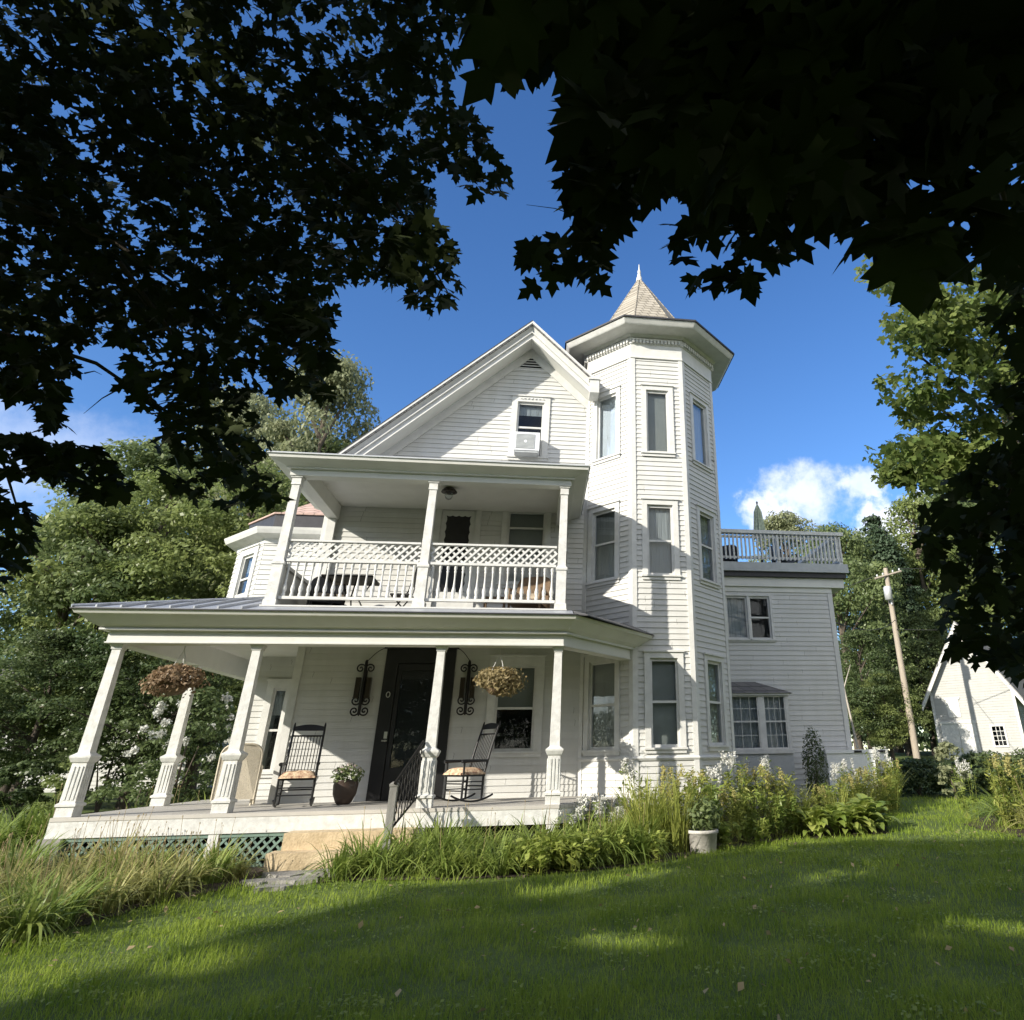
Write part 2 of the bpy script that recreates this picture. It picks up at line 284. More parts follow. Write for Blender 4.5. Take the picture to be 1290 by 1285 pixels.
class MB:
    def __init__(s): s.v = []; s.f = []; s.sm = []
    def add(s, vs, fs, smooth=False):
        n = len(s.v); s.v += [tuple(map(float, p)) for p in vs]; s.f += [tuple(i+n for i in f) for f in fs]; s.sm += [smooth]*len(fs); return s
    def box(s, x0, x1, y0, y1, z0, z1):
        return s.add([(x0, y0, z0), (x1, y0, z0), (x1, y1, z0), (x0, y1, z0), (x0, y0, z1), (x1, y0, z1), (x1, y1, z1), (x0, y1, z1)],
                     [(0, 3, 2, 1), (4, 5, 6, 7), (0, 1, 5, 4), (1, 2, 6, 5), (2, 3, 7, 6), (3, 0, 4, 7)])
    def obox(s, fr, s0, s1, d0, d1, z0, z1):
        """box in a wall's frame: along, outward, up"""
        (px, py), (ex, ey) = fr; nx, ny = ey, -ex
        P = lambda a, d, z: (px+ex*a+nx*d, py+ey*a+ny*d, z)
        return s.add([P(s0, d1, z0), P(s1, d1, z0), P(s1, d0, z0), P(s0, d0, z0), P(s0, d1, z1), P(s1, d1, z1), P(s1, d0, z1), P(s0, d0, z1)],
                     [(0, 3, 2, 1), (4, 5, 6, 7), (0, 1, 5, 4), (1, 2, 6, 5), (2, 3, 7, 6), (3, 0, 4, 7)])
    def quad(s, a, b, c, d): return s.add([a, b, c, d], [(0, 1, 2, 3)])
    def poly(s, pts): return s.add(pts, [tuple(range(len(pts)))])
    def slab(s, pts, t):
        """polygon in space given a thickness downwards"""
        n = len(pts); lo = [(p[0], p[1], p[2]-t) for p in pts]
        return s.add(list(pts)+lo, [tuple(range(n)), tuple(range(2*n-1, n-1, -1))]+[(i, i+n, (i+1) % n+n, (i+1) % n) for i in range(n)])
    def tube(s, pts, r, k=6, caps=True):
        pts = [np.array(p, float) for p in pts]; n = len(pts); rr = r if hasattr(r, '__len__') else [r]*n
        vs = []; t0 = None; up = None
        for i in range(n):
            t = pts[min(i+1, n-1)]-pts[max(i-1, 0)]; t = t/(np.linalg.norm(t)+1e-9)
            if up is None: up = np.array([0, 0, 1.]) if abs(t[2]) < .9 else np.array([1., 0, 0])
            a = np.cross(up, t); a /= np.linalg.norm(a)+1e-9; b = np.cross(t, a); up = b
            for j in range(k):
                q = 2*math.pi*j/k; vs.append(pts[i]+rr[i]*(a*math.cos(q)+b*math.sin(q)))
        fs = [(i*k+j, i*k+(j+1) % k, (i+1)*k+(j+1) % k, (i+1)*k+j) for i in range(n-1) for j in range(k)]
        s.add(vs, fs, True)
        if caps: s.add(vs[:k], [tuple(range(k-1, -1, -1))]); s.add(vs[-k:], [tuple(range(k))])
        return s
    def lathe(s, prof, c=(0, 0, 0), k=16, sq=False, rot=0.0, smooth=True):
        """profile of (radius, z); k=4 with rot 45 makes a square post"""
        vs = []
        for r, z in prof:
            for j in range(k):
                q = 2*math.pi*j/k+rot; vs.append((c[0]+r*math.cos(q), c[1]+r*math.sin(q), c[2]+z))
        n = len(prof)
        s.add(vs, [(i*k+j, i*k+(j+1) % k, (i+1)*k+(j+1) % k, (i+1)*k+j) for i in range(n-1) for j in range(k)], smooth)
        if prof[0][0] > 1e-4: s.add(vs[:k], [tuple(range(k-1, -1, -1))])
        if prof[-1][0] > 1e-4: s.add(vs[-k:], [tuple(range(k))])
        return s
    def sqpost(s, prof, c):                      # prof of (half width, z)
        return s.lathe([(h*math.sqrt(2), z) for h, z in prof], c, 4, rot=math.pi/4, smooth=False)
    def sweep(s, path, prof, closed=False):
        """profile of (outward, z) swept along a plan path with mitred corners; outward is to the right of travel"""
        n = len(path); P = [np.array(p, float) for p in path]; rings = []
        for i in range(n):
            d0 = P[i]-P[i-1] if (i > 0 or closed) else None; d1 = P[(i+1) % n]-P[i] if (i < n-1 or closed) else None
            if d0 is not None: d0 = d0/np.linalg.norm(d0)
            if d1 is not None: d1 = d1/np.linalg.norm(d1)
            if d0 is None: d0 = d1
            if d1 is None: d1 = d0
            n0 = np.array([d0[1], -d0[0]]); n1 = np.array([d1[1], -d1[0]]); b = n0+n1; b = b/(b@n0)
            rings.append([(P[i][0]+b[0]*d, P[i][1]+b[1]*d, z) for d, z in prof])
        k = len(prof); vs = [p for r_ in rings for p in r_]; m = n if closed else n-1
        fs = [(i*k+j, ((i+1) % n)*k+j, ((i+1) % n)*k+(j+1) % k, i*k+(j+1) % k) for i in range(m) for j in range(k)]
        if not closed: fs += [tuple(range(k)), tuple((n-1)*k+j for j in range(k-1, -1, -1))]
        return s.add(vs, fs)
    def build(s, name, m, parent=None, origin=None, ob=None):
        o3 = OFF.get(parent.name, (0, 0, 0)) if parent else (0, 0, 0)
        if origin is not None: o3 = origin
        me = bpy.data.meshes.new(name); me.from_pydata([(p[0]-o3[0], p[1]-o3[1], p[2]-o3[2]) for p in s.v], [], s.f)
        me.polygons.foreach_set('use_smooth', s.sm)
        me.update(); me.materials.append(m)
        import bmesh
        bm = bmesh.new(); bm.from_mesh(me); bmesh.ops.recalc_face_normals(bm, faces=bm.faces); bm.to_mesh(me); bm.free()
        o = link(name, me, parent); OFF[o.name] = o3
        if parent is None: o.location = o3
        return o
def thing(name, loc, label, cat, group=None):
    o = empty(name, loc, label, cat, group); OFF[o.name] = tuple(loc); return o
def copy_tree(o, parent=None):
    c = o.copy(); COL.objects.link(c)
    if parent: c.parent = parent
    for ch in list(o.children): copy_tree(ch, c)
    return c

# ------------------------------------------------------------------ ground
def gz(x, y):
    x = np.asarray(x, float); y = np.asarray(y, float)
    z = -.70 + np.where(y < -1, .025*(y+1), 0) + np.where(y > 2, .04*(np.minimum(y, 40)-2), 0)
    return z + .018*np.sin(x*.9+.5)*np.sin(y*.8) + .01*np.sin(x*2.3+y*1.7)
def ground_mat():
    m, t, b = new_mat('lawn_soil_and_turf')
    g = N(t, 'ShaderNodeNewGeometry'); nz = N(t, 'ShaderNodeTexNoise', i_Scale=1.3, i_Detail=8.0, i_Roughness=.7); t.links.new(g.outputs['Position'], nz.inputs['Vector'])
    rp = N(t, 'ShaderNodeValToRGB'); rp.color_ramp.elements[0].position = .3; rp.color_ramp.elements[1].position = .72
    rp.color_ramp.elements[0].color = (.05, .085, .016, 1); rp.color_ramp.elements[1].color = (.12, .17, .03, 1); t.links.new(nz.outputs[0], rp.inputs[0])
    t.links.new(rp.outputs[0], b.inputs['Base Color']); b.inputs['Roughness'].default_value = .95
    n2 = N(t, 'ShaderNodeTexNoise', i_Scale=70.0, i_Detail=4.0); t.links.new(g.outputs['Position'], n2.inputs['Vector'])
    bp = N(t, 'ShaderNodeBump', i_Strength=.8, i_Distance=.03); t.links.new(n2.outputs[0], bp.inputs['Height']); t.links.new(bp.outputs[0], b.inputs['Normal'])
    return m
M['turf'] = ground_mat()
def grid_sheet(name, xs, ys, m, dz=0.0, poly=None):
    X, Y = np.meshgrid(xs, ys); V = np.stack([X.ravel(), Y.ravel(), gz(X, Y).ravel()+dz], 1); nx = len(xs)
    i, j = np.meshgrid(np.arange(nx-1), np.arange(len(ys)-1)); a = (j*nx+i).ravel()
    Q = np.stack([a, a+1, a+1+nx, a+nx], 1)
    if poly is not None:
        c = V[Q].mean(1); Q = Q[inpoly(c[:, 0], c[:, 1], poly)]
        used, inv = np.unique(Q, return_inverse=True); V = V[used]; Q = inv.reshape(Q.shape)
    return link(name, fast_mesh(name, V, [Q], m, True))
def inpoly(x, y, poly):
    x = np.asarray(x); y = np.asarray(y); r = np.zeros(x.shape, bool); n = len(poly)
    for i in range(n):
        x0, y0 = poly[i]; x1, y1 = poly[(i+1) % n]
        if y0 == y1: continue
        c = ((y0 > y) != (y1 > y)) & (x < (x1-x0)*(y-y0)/(y1-y0)+x0); r ^= c
    return r
fine = np.arange(-8, 24.01, .4)
xs = np.concatenate([[-700, -300, -140, -80, -50, -35, -25, -18, -12], fine, [28, 34, 42, 55, 80, 140, 300, 700]])
ys = np.concatenate([[-300, -120, -60, -35, -22], np.arange(-16, 16, .4), [18, 22, 27, 33, 40, 50, 70, 110, 200, 400, 800]])
tag(grid_sheet('ground', xs, ys, M['turf']), kind='structure')
BED_L = [(-2.2, -.0), (-.25, .0), (3.0, 0), (3.12, -1.6), (2.55, -2.75), (2.2, -3.9), (1.7, -5.2), (.5, -6.5), (-2.2, -6.5)]
BED_C = [(3.95, -1.75), (5.2, -1.85), (6.4, -1.75), (7.6, -1.45), (8.7, -.85), (9.4, -.15), (11.2, 1.15), (13.2, 1.5), (13.7, 2.6), (12.8, 5.9), (10.7, 5.9), (10.7, 2.6), (9.7, 1.5), (8.4, 1.5), (7.1, -.1), (4.9, -.1), (4.5, -.85)]
BED_R = [(15.0, .3), (15.2, 2.2), (17.5, 4.6), (22, 6), (24, 2), (19, -1), (16.4, -.6)]
for k, B in enumerate((BED_L, BED_C, BED_R)):
    bx = [p[0] for p in B]; by = [p[1] for p in B]
    tag(grid_sheet('flower_bed_soil', np.arange(min(bx), max(bx)+.1, .1), np.arange(min(by), max(by)+.1, .1), M['mulch'], .012, B), kind='structure')

# ------------------------------------------------------------------ the house
H = thing('farmhouse', (6.0, 2.6, -.7), 'white clapboard Victorian farmhouse with corner tower, gable and two storey front porch', 'house')
FRONT = ((1.92, 2.6), (1, 0))
r2 = math.sqrt(.5)
TP = [(7.51, 2.6), (8.47, 1.642), (9.70, 1.642), (10.66, 2.6), (10.66, 3.83), (9.70, 4.79), (8.47, 4.79), (7.51, 3.83)]
FL = (TP[0], (r2, -r2)); FC = (TP[1], (1, 0)); FR = (TP[2], (r2, r2))

def clap(mb, fr, fn, z0, z1, holes=(), ex=.115, out=.02):
    """lapped boards: fn(z) gives the row's extent along the wall, holes are (s0,s1,z0,z1)"""
    (px, py), (ex_, ey) = fr; nx, ny = ey, -ex_
    z = z0
    while z < z1-1e-4:
        zt = min(z+ex, z1); cuts = sorted({z, zt} | {h[q] for h in holes for q in (2, 3) if z < h[q] < zt})
        for a_, b_ in zip(cuts[:-1], cuts[1:]):
            zm = (a_+b_)/2; s0, s1 = fn(zm); iv = [(s0, s1)] if s1 > s0 else []
            for h in holes:
                if h[2] < zm < h[3]:
                    nv = []
                    for a, b in iv:
                        if h[1] <= a or h[0] >= b: nv.append((a, b)); continue
                        if h[0] > a: nv.append((a, h[0]))
                        if h[1] < b: nv.append((h[1], b))
                    iv = nv
            oa = out-(out-.003)*(a_-z)/ex; ob = out-(out-.003)*(b_-z)/ex
            for a, b in iv:
                P = lambda s_, d, zz: (px+ex_*s_+nx*d, py+ey*s_+ny*d, zz)
                mb.quad(P(a, oa, a_), P(b, oa, a_), P(b, ob, b_), P(a, ob, b_))
                if a_ == z: mb.quad(P(a, .0, a_), P(b, .0, a_), P(b, oa, a_), P(a, oa, a_))
        z = zt
    return mb

def window(fr, s0, s1, z0, z1, rail=None, cw=.12, blind='blind', mull=(), head=True, name='window', outer=None, sw=.045, apron=False, blind_z=None, grid=0):
    """casing boards (the part) with sash, pane and blind as its pieces"""
    m = MB(); a, b, c, d = outer or (s0-cw, s1+cw, z0-.10, z1+cw)
    m.obox(fr, a, s0, .012, .045, c, d); m.obox(fr, s1, b, .012, .045, c, d); m.obox(fr, s0, s1, .012, .045, z1, d); m.obox(fr, s0, s1, .012, .045, c, z0-.035)
    m.obox(fr, a-.02, b+.02, .0, .075, z0-.035, z0)              # sill
    if head: m.obox(fr, a-.02, b+.02, .012, .075, d, d+.035)
    for q in (s0, s1): m.obox(fr, q-.012, q+.012, -.10, .012, z0, z1)
    m.obox(fr, s0+.012, s1-.012, -.10, .012, z1-.012, z1+.01)
    w = m.build(name, M['trim'], H)
    k = MB(); t = sw
    k.obox(fr, s0+.012, s0+t, -.06, -.012, z0, z1-.012); k.obox(fr, s1-t, s1-.012, -.06, -.012, z0, z1-.012); k.obox(fr, s0+t, s1-t, -.06, -.012, z0, z0+t+.01); k.obox(fr, s0+t, s1-t, -.06, -.012, z1-t-.012, z1-.012)
    if rail: k.obox(fr, s0+t, s1-t, -.055, -.008, rail-.022, rail+.022)
    for q in mull: k.obox(fr, q-.04, q+.04, -.055, .0, z0+t, z1-t)
    if grid:
        ng = grid
        for i in range(1, ng+1):
            q = s0+t+(s1-s0-2*t)*i/(ng+1); k.obox(fr, q-.008, q+.008, -.045, -.03, z0+t, z1-t)
        for q in ((z0+(rail or z1))/2, (z1+(rail or z0))/2): k.obox(fr, s0+t, s1-t, -.044, -.031, q-.008, q+.008)
    k.build('sash', M['trim'], w)
    (px, py), (ex, ey) = fr; nx, ny = ey, -ex
    P = lambda s_, dd, z: (px+ex*s_+nx*dd, py+ey*s_+ny*dd, z)
    MB().obox(fr, s0+.02, s1-.02, -.042, -.036, z0+.02, z1-.02).build('pane', M['glass'], w)
    bz0, bz1 = blind_z or (z0-.02, z1+.02)
    MB().obox(fr, s0-.02, s1+.02, -.125, -.115, bz0, bz1).build('curtain' if 'curtain' in blind else 'blind', M[blind], w)
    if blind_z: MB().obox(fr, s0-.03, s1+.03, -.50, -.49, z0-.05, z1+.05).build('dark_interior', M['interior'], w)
    return w
def hole(s0, s1, z0, z1): return (s0-.03, s1+.03, z0-.03, z1+.03)

SLOPE, APX, APZ = .97, 6.05, 10.46
def gable(z):
    top = APZ-.2
    if z < 6.1: return (0, 5.62)
    hw = (top-z)/SLOPE; return (max(0, APX-1.92-hw), min(5.62, APX-1.92+hw))
x_ = 1.92
holes = [(3.59-x_, 4.95-x_, -.02, 2.75), hole(5.80-x_, 6.59-x_, .80, 2.42), (4.33-x_, 5.07-x_, 3.06, 5.74), hole(5.78-x_, 6.61-x_, 4.10, 5.76), hole(5.80-x_, 6.44-x_, 7.10, 8.56), (5.70-x_, 6.46-x_, 9.49, 9.85)]
w = MB(); clap(w, FRONT, gable, -.25, 10.2, holes)
w.build('wall', M['siding'], H)
m = MB(); clap(m, ((1.92, 12), (0, -1)), lambda z: (0, 9.4), -.3, 6.1); m.build('wall', M['siding'], H)
m = MB(); clap(m, ((10.18, 4.7), (0, 1)), lambda z: (0, 7.3), -.3, 6.1); clap(m, ((10.18, 12), (-1, 0)), lambda z: (0, 8.26) if z < 6.1 else (4.13-(10.2-z)/SLOPE, 4.13+(10.2-z)/SLOPE), -.3, 10.1); m.build('wall', M['siding'], H)
MB().box(2.05, 10.05, 2.75, 11.9, -.8, -.06).build('foundation', M['fieldstone'], H)
for z0, z1 in ((.0, 2.8), (3.06, 5.72)): MB().sweep([(1.915, 2.72), (1.915, 2.595), (2.03, 2.595)], [(0, z0), (.03, z0), (.03, z1), (0, z1)]).build('corner_board', M['trim'], H)

# main roof: two slabs, shingled
def zr(x): return APZ-SLOPE*abs(x-APX)
m = MB()
m.slab([(1.93, 1.9, zr(1.93)), (APX, 1.9, APZ), (APX, 12.4, APZ), (1.93, 12.4, zr(1.93))], .10)
m.slab([(APX, 1.9, APZ), (7.62, 1.9, zr(7.62)), (7.62, 2.6, zr(7.62)), (APX, 2.6, APZ)], .10)
m.slab([(APX, 2.6, APZ), (10.7, 2.6, zr(10.7)), (10.7, 12.4, zr(10.7)), (APX, 12.4, APZ)], .10)
roof = m.build('roof', M['shingle'], H)
def rake(x_end, prof):
    mb = MB(); xs_ = (APX, x_end); k = len(prof)
    vs = [(x, y, zr(x)+dz) for x in xs_ for y, dz in prof]
    mb.add(vs, [(j, (j+1) % k, k+(j+1) % k, k+j) for j in range(k)]+[tuple(range(k-1, -1, -1)), tuple(range(k, 2*k))]); return mb
crown = [(1.885, .02), (1.885, -.05), (1.92, -.07), (2.0, -.20), (2.0, -.245), (1.97, -.245), (1.97, -.275), (2.02, -.28), (2.02, -.42), (2.10, -.42), (2.10, .02)]
fill = [(2.1, -.11), (2.1, -.36), (2.598, -.36), (2.598, -.11)]
frz = [(2.555, -.362), (2.555, -.62), (2.578, -.62), (2.578, -.362)]
for nm_, pf in (('rake_board', crown), ('rake_soffit', fill), ('rake_frieze', frz)):
    for xe in (1.95, 7.62):
        rake(xe, pf).build(nm_, M['trim'] if nm_ != 'rake_soffit' else M['soffit'], roof)
m = MB(); m.add([(APX, 1.878, APZ+.035), (1.93, 1.878, zr(1.93)+.035), (1.93, 1.878, zr(1.93)+.012), (APX, 1.878, APZ+.012)]+[(APX, 1.93, APZ+.035), (1.93, 1.93, zr(1.93)+.035), (1.93, 1.93, zr(1.93)+.012), (APX, 1.93, APZ+.012)],
      [(0, 1, 2, 3), (7, 6, 5, 4), (0, 4, 5, 1), (3, 2, 6, 7), (1, 5, 6, 2)]); m.build('drip_edge', M['dark_edge'], roof)
MB().box(7.50, 7.72, 1.86, 2.3, zr(7.62)-.40, zr(7.62)-.05).box(7.47, 7.75, 1.83, 2.33, zr(7.62)-.05, zr(7.62)+.0).build('eave_return', M['trim'], roof)
# triangular gable louvre
v = MB(); v.add([(5.62, 2.56, 9.44), (6.48, 2.56, 9.44), (6.05, 2.56, 9.93), (5.62, 2.60, 9.44), (6.48, 2.60, 9.44), (6.05, 2.60, 9.93), (5.72, 2.56, 9.49), (6.38, 2.56, 9.49), (6.05, 2.56, 9.855), (5.72, 2.60, 9.49), (6.38, 2.60, 9.49), (6.05, 2.60, 9.855)],
      [(0, 1, 7, 6), (1, 2, 8, 7), (2, 0, 6, 8), (0, 3, 4, 1), (1, 4, 5, 2), (2, 5, 3, 0), (6, 7, 10, 9), (7, 8, 11, 10), (8, 6, 9, 11)])
vent = v.build('gable_vent', M['trim'], H)
for i in range(5):
    v = MB()
    z = 9.50+i*.075; hw = max(.02, .33*(1-(z-9.49)/.375)); v.add([(6.05-hw, 2.568, z), (6.05+hw, 2.568, z), (6.05+hw*.85, 2.63, z+.05), (6.05-hw*.85, 2.63, z+.05), (6.05-hw, 2.568, z+.022), (6.05+hw, 2.568, z+.022), (6.05+hw*.85, 2.63, z+.072), (6.05-hw*.85, 2.63, z+.072)],
      [(0, 1, 2, 3), (4, 7, 6, 5), (0, 4, 5, 1), (2, 6, 7, 3), (1, 5, 6, 2), (0, 3, 7, 4)]); v.build('louvre_slat', M['trim'], vent)
MB().box(5.66, 6.44, 2.70, 2.71, 9.46, 9.88).build('vent_cavity', M['interior'], vent)

# windows of the main front
window(FRONT, 5.80-x_, 6.59-x_, .80, 2.42, 1.59, .16, blind_z=(1.62, 2.44), blind='blind')
window(FRONT, 5.78-x_, 6.61-x_, 4.10, 5.76, 5.36, .13, blind='blind')
gw = window(FRONT, 5.80-x_, 6.44-x_, 7.10, 8.56, 7.88, .14, blind='curtain', blind_z=(8.25, 8.6))
m = MB()
for i in range(7): m.tube([(5.86+i*.088, 2.545, 8.62+.03*abs(i-3)/3), (5.90+i*.088, 2.545, 8.66-.03*abs(i-3)/3)], .016, 6)
m.box(5.84, 6.42, 2.55, 2.556, 8.615, 8.665).build('carved_ornament', M['trim'], gw)

# front door with black surround
d = MB(); d.obox(FRONT, 3.59-x_, 3.84-x_, .0, .05, 0, 2.75).obox(FRONT, 4.70-x_, 4.95-x_, .0, .05, 0, 2.75).obox(FRONT, 3.84-x_, 4.70-x_, .0, .05, 2.44, 2.75).obox(FRONT, 3.59-x_, 4.95-x_, -.02, .0, 0, 2.75)
d.obox(FRONT, 3.54-x_, 5.0-x_, .05, .075, 2.72, 2.76)
dr = d.build('front_door', M['black'], H)
d = MB(); d.obox(FRONT, 3.86-x_, 3.93-x_, .012, .055, .02, 2.42).obox(FRONT, 4.61-x_, 4.68-x_, .012, .055, .02, 2.42).obox(FRONT, 3.93-x_, 4.61-x_, .012, .055, 2.30, 2.42).obox(FRONT, 3.93-x_, 4.61-x_, .012, .055, .02, .55)
d.build('storm_door_frame', M['black'], dr)
MB().obox(FRONT, 3.93-x_, 4.61-x_, .014, .022, .55, 2.30).build('pane', M['glass'], dr)
h = MB(); h.tube([(3.79, 2.53, 1.02), (3.79, 2.51, 1.02)], .02, 10).tube([(3.73, 2.50, 1.02), (3.83, 2.50, 1.02)], .012, 8).obox(FRONT, 3.755-x_, 3.815-x_, .05, .062, 1.06, 1.18); h.build('handle', M['steel'], dr)
h = MB(); h.tube([(3.73+.035*math.cos(q), 2.535, 1.85+.05*math.sin(q)) for q in np.linspace(0, 2*math.pi, 14)], .009, 6, False); h.build('knocker_ring', M['steel'], dr)
# door to the balcony with a scalloped screen
d = MB(); d.obox(FRONT, 4.21-x_, 4.33-x_, .012, .05, 3.06, 5.84).obox(FRONT, 5.07-x_, 5.19-x_, .012, .05, 3.06, 5.84).obox(FRONT, 4.33-x_, 5.07-x_, .012, .05, 5.72, 5.84)
d.obox(FRONT, 4.33-x_, 5.07-x_, -.06, -.02, 3.06, 3.9); bd = d.build('balcony_door', M['trim'], H)
sc = MB(); pts_o = []; nS = 6
def scallop(x0, x1, z0, z1, n, out):
    return
ins = []
x0, x1, z0, z1 = 4.43, 4.97, 3.9, 5.60
K = 72
for i in range(K+1): ins.append((x0+.022*abs(math.sin(i/K*9*math.pi)), z0+(z1-z0)*i/K))
for i in range(1, K+1): ins.append((x0+(x1-x0)*i/K, z1-.022*abs(math.sin(i/K*4*math.pi))))
for i in range(1, K+1): ins.append((x1-.022*abs(math.sin(i/K*9*math.pi)), z1-(z1-z0)*i/K))
outp = [(4.33, z) for _, z in ins[:K]] + [(4.33, 5.72)] + [(x, 5.72) for x, _ in ins[K+1:2*K]] + [(5.07, 5.72)] + [(5.07, z) for _, z in ins[2*K+1:]]
vs = [(x, 2.60, z) for x, z in ins]+[(x, 2.60, z) for x, z in outp]; n = len(ins)
sc.add(vs, [(i, i+1, n+i+1, n+i) for i in range(n-1)]); sc.build('scalloped_frame', M['trim'], bd)
MB().obox(FRONT, 4.33-x_, 5.07-x_, -.05, -.03, 3.85, 5.72).build('screen', M['screen'], bd)

# ------------------------------------------------------------------ the tower
m = MB(); L8 = [math.dist(TP[i], TP[(i+1) % 8]) for i in range(8)]
wl_h = {0: [], 1: [], 2: []}
tw = []                                  # (face, s0, s1, z0, z1, rail, blind, outer)
tw += [(FC, 0, .33, .89, .82, 2.44, 1.63, 'blind'), (FC, 0, .32, .89, 4.11, 5.67, 4.86, 'curtain'), (FC, 0, .34, .87, 6.93, 8.55, None, 'blind')]
tw += [(FL, 1, .24, .92, .80, 2.45, 1.61, 'blind'), (FL, 1, .25, .90, 4.10, 5.69, 4.93, 'curtain'), (FL, 1, .33, .92, 6.98, 8.62, None, 'white_curtain')]
tw += [(FR, 2, .44, 1.00, .85, 2.45, 1.65, 'blind'), (FR, 2, .44, 1.03, 4.12, 5.68, 4.92, 'curtain'), (FR, 2, .38, 1.00, 6.90, 8.56, None, 'white_curtain')]
hs = {0: [], 1: [], 2: []}
for fr, k, s0, s1, z0, z1, rl, bl in tw: hs[k].append(hole(s0, s1, z0, z1))
for i in range(8):
    a = np.array(TP[i]); b = np.array(TP[(i+1) % 8]); e = (b-a)/np.linalg.norm(b-a)
    hl = hs[1] if i == 0 else hs[0] if i == 1 else hs[2] if i == 2 else []
    clap(m, (tuple(a), tuple(e)), lambda z, L=L8[i]: (0, L), -.3, 9.43, hl)
tower = m.build('tower', M['siding'], H)
for fr, k, s0, s1, z0, z1, rl, bl in tw: window(fr, s0, s1, z0, z1, rl, .115 if k < 2 else .10, blind=bl)
for i in range(8):                       # corner boards, two boards wrapping each corner
    p = np.array(TP[i]); a = np.array(TP[i-1]); b = np.array(TP[(i+1) % 8]); e0 = (p-a)/np.linalg.norm(p-a); e1 = (b-p)/np.linalg.norm(b-p)
    c = MB()
    c.sweep([tuple(p-e0*.085), tuple(p), tuple(p+e1*.085)], [(.0, -.25), (.032, -.25), (.032, 9.42), (.0, 9.42)])
    c.build('corner_board', M['trim'], tower)
c = MB(); c.sweep(TP, [(0, .60), (.03, .60), (.055, .64), (.03, .68), (0, .68)], True); c.build('water_table', M['trim'], tower)
for zb in (3.62, 6.05, ):
    pass
c = MB(); c.sweep(TP, [(-.02, 9.42), (.05, 9.42), (.05, 9.46), (.035, 9.48), (.035, 9.80), (.06, 9.82), (.06, 9.99), (-.02, 9.99)], True); c.build('frieze', M['trim'], tower)
for i in range(8):
    a = np.array(TP[i]); b = np.array(TP[(i+1) % 8]); L = np.linalg.norm(b-a); e = (b-a)/L; nd = int(L/.085); c = MB().obox((tuple(a), tuple(e)), .0, L, .0605, .072, 9.93, 9.975)
    for j in range(nd):
        s0 = (j+.2)*L/nd; c.obox((tuple(a), tuple(e)), s0, s0+.05, .061, .12, 9.83, 9.931)
    c.build('dentil_row', M['trim'], tower)
c = MB(); c.sweep(TP, [(-.02, 9.99), (.10, 9.99), (.16, 10.04), (.52, 10.06), (.54, 10.08), (.60, 10.17), (.60, 10.20), (-.02, 10.20)], True); c.build('eave_cornice', M['trim'], tower)
TC = np.mean(np.array(TP), 0)
def octa(d, z, sx=0.0):                  # the tower's outline grown by d
    o = []
    for i in range(8):
        p = np.array(TP[i]); a = np.array(TP[i-1]); b = np.array(TP[(i+1) % 8]); e0 = (p-a)/np.linalg.norm(p-a); e1 = (b-p)/np.linalg.norm(b-p)
        n0 = np.array([e0[1], -e0[0]]); n1 = np.array([e1[1], -e1[0]]); bb = (n0+n1)/(1+n0@n1); q = p+bb*d; o.append((q[0]+sx, q[1], z))
    return o
APEX = (8.92, 3.21, 13.15)
c = MB(); rings = [octa(.62, 10.205), octa(.62, 10.245), octa(.02, 10.52), octa(-.42, 10.98, -.03)]
vs = [p for r_ in rings for p in r_]+[APEX]
c.add(vs, [(k*8+j, k*8+(j+1) % 8, (k+1)*8+(j+1) % 8, (k+1)*8+j) for k in range(3) for j in range(8)]+[(24+j, 24+(j+1) % 8, 32) for j in range(8)])
tr = c.build('tower_roof', M['tan_shingle'], H)
c = MB(); c.sweep(TP, [(.60, 10.19), (.635, 10.19), (.635, 10.235), (.60, 10.235)], True); c.build('drip_edge', M['dark_edge'], tr)
c = MB()
for j in range(8): c.tube([rings[3][j], tuple(np.array(APEX)*.99+np.array(rings[3][j])*.01)], .02, 5)
c.build('hip_cap', M['tan_shingle'], tr)
c = MB(); c.lathe([(.09, -.12), (.075, .02), (.045, .06), (.06, .10), (.035, .16), (.05, .20), (.045, .25), (.022, .30), (.012, .48), (.0, .52)], APEX, 10); c.build('finial', M['trim'], tr)

